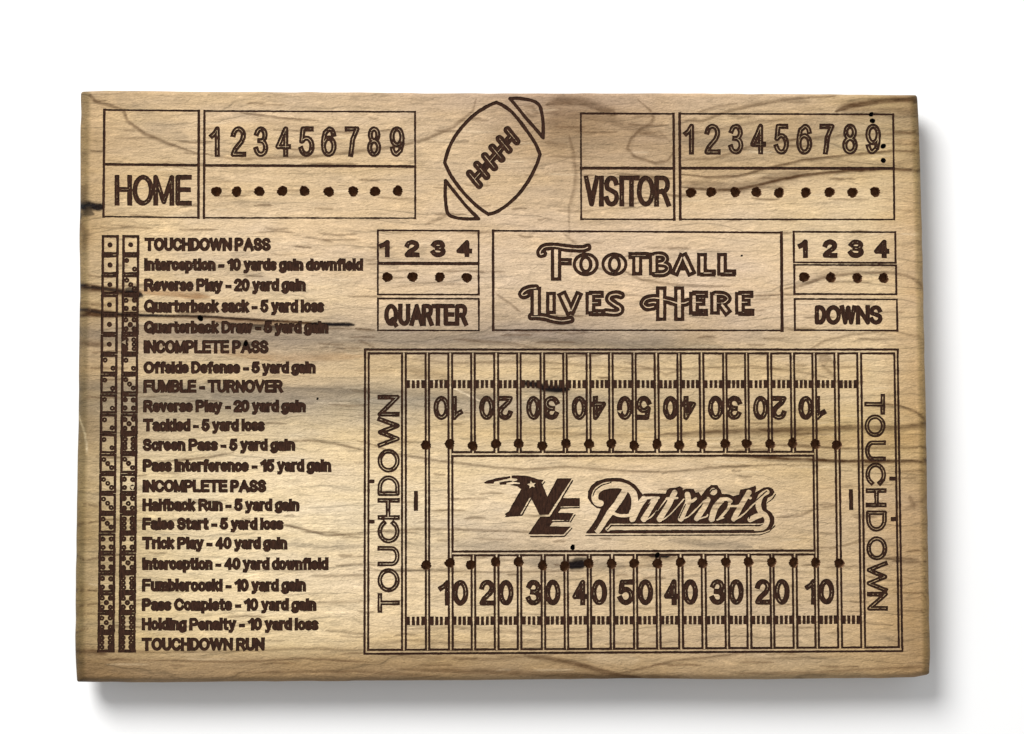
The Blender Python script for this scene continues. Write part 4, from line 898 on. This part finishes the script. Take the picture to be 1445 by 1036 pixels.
added_foot_mat, nt, bs = mat('added_foot_grey')
cr = nd(nt, 'ShaderNodeValToRGB'); cr.color_ramp.elements[0].color = (.10, .10, .10, 1); cr.color_ramp.elements[1].color = (.14, .14, .14, 1)
nt.links.new(noise(nt, nd(nt, 'ShaderNodeTexCoord').outputs['Object'], (400, 400, 400), 2), cr.inputs[0]); nt.links.new(cr.outputs[0], bs.inputs['Base Color']); bs.inputs['Roughness'].default_value = .7
fc = []; ff = []; K_ = 20; prof = ((.0050, 0.0), (.0058, .0008), (.0062, LIFT))
for r_, z in prof: fc += [(r_ * math.cos(2 * math.pi * i / K_), r_ * math.sin(2 * math.pi * i / K_), z) for i in range(K_)]
for a_ in range(2): ff += [(a_ * K_ + i, a_ * K_ + (i + 1) % K_, (a_ + 1) * K_ + (i + 1) % K_, (a_ + 1) * K_ + i) for i in range(K_)]
ff += [list(range(K_))[::-1], [2 * K_ + i for i in range(K_)]]
foot_me = mesh_of('added_lift_foot', np.array(fc), ff, added_foot_mat)  # unseen feet, added only to raise the board and offset its shadow
for px_, py_ in ((200, 220), (1210, 220), (200, 870), (1215, 870)):
    ft_ = link('added_lift_foot', foot_me, board); q_ = plane(px_, py_, 0.0); ft_.location = (q_[0], q_[1], 0.0)

# engraved parts and holes, each its own mesh sunk into the panel
objs = [None] * len(PARTS)
order_f = np.argsort(own, kind='stable'); so_ = own[order_f]
order_w = np.argsort(WOWN, kind='stable'); sw_ = WOWN[order_w]
for pid, pr in enumerate(PARTS):
    fi = order_f[np.searchsorted(so_, pid):np.searchsorted(so_, pid, 'right')]
    wi = order_w[np.searchsorted(sw_, pid):np.searchsorted(sw_, pid, 'right')]
    par = board if pr['parent'] is None else objs[pr['parent']]
    if len(fi) == 0: continue
    dep = pd[pid]; ft = T[fi]; we = WE[wi]; ws = shal[wi]
    u_, iv = np.unique(ft, return_inverse=True); iv = iv.reshape(-1, 3)
    bx = V2[u_]; cf = plane(bx[:, 0], bx[:, 1], np.full(len(bx), TOP)); cf[:, 2] -= dep
    a2 = V2[we[:, 0]]; b2_ = V2[we[:, 1]]
    ca = plane(a2[:, 0], a2[:, 1], np.full(len(a2), TOP)); cb_ = plane(b2_[:, 0], b2_[:, 1], np.full(len(b2_), TOP))
    t0 = ca.copy(); t0[:, 2] -= ws; t1 = cb_.copy(); t1[:, 2] -= ws; l0 = ca.copy(); l0[:, 2] -= dep; l1 = cb_.copy(); l1[:, 2] -= dep
    nf = len(cf); m_ = len(we)
    cc = np.concatenate([cf, t0, t1, l1, l0]); q_ = np.stack([nf + np.arange(m_), nf + m_ + np.arange(m_), nf + 2 * m_ + np.arange(m_), nf + 3 * m_ + np.arange(m_)], 1)
    mt = burnt if pr['cls'] == 1 else (drill if pr['name'] == 'peg_hole' else decay)
    ob = link(pr['name'], mesh_of(pr['name'], cc, iv.tolist() + q_.tolist(), mt), par)
    if pr['label']: ob['label'] = pr['label']
    if pr['kind']: ob['kind'] = pr['kind']
    objs[pid] = ob
print('tris', sum(len(o.data.polygons) for o in bpy.data.objects if o.type == 'MESH'))
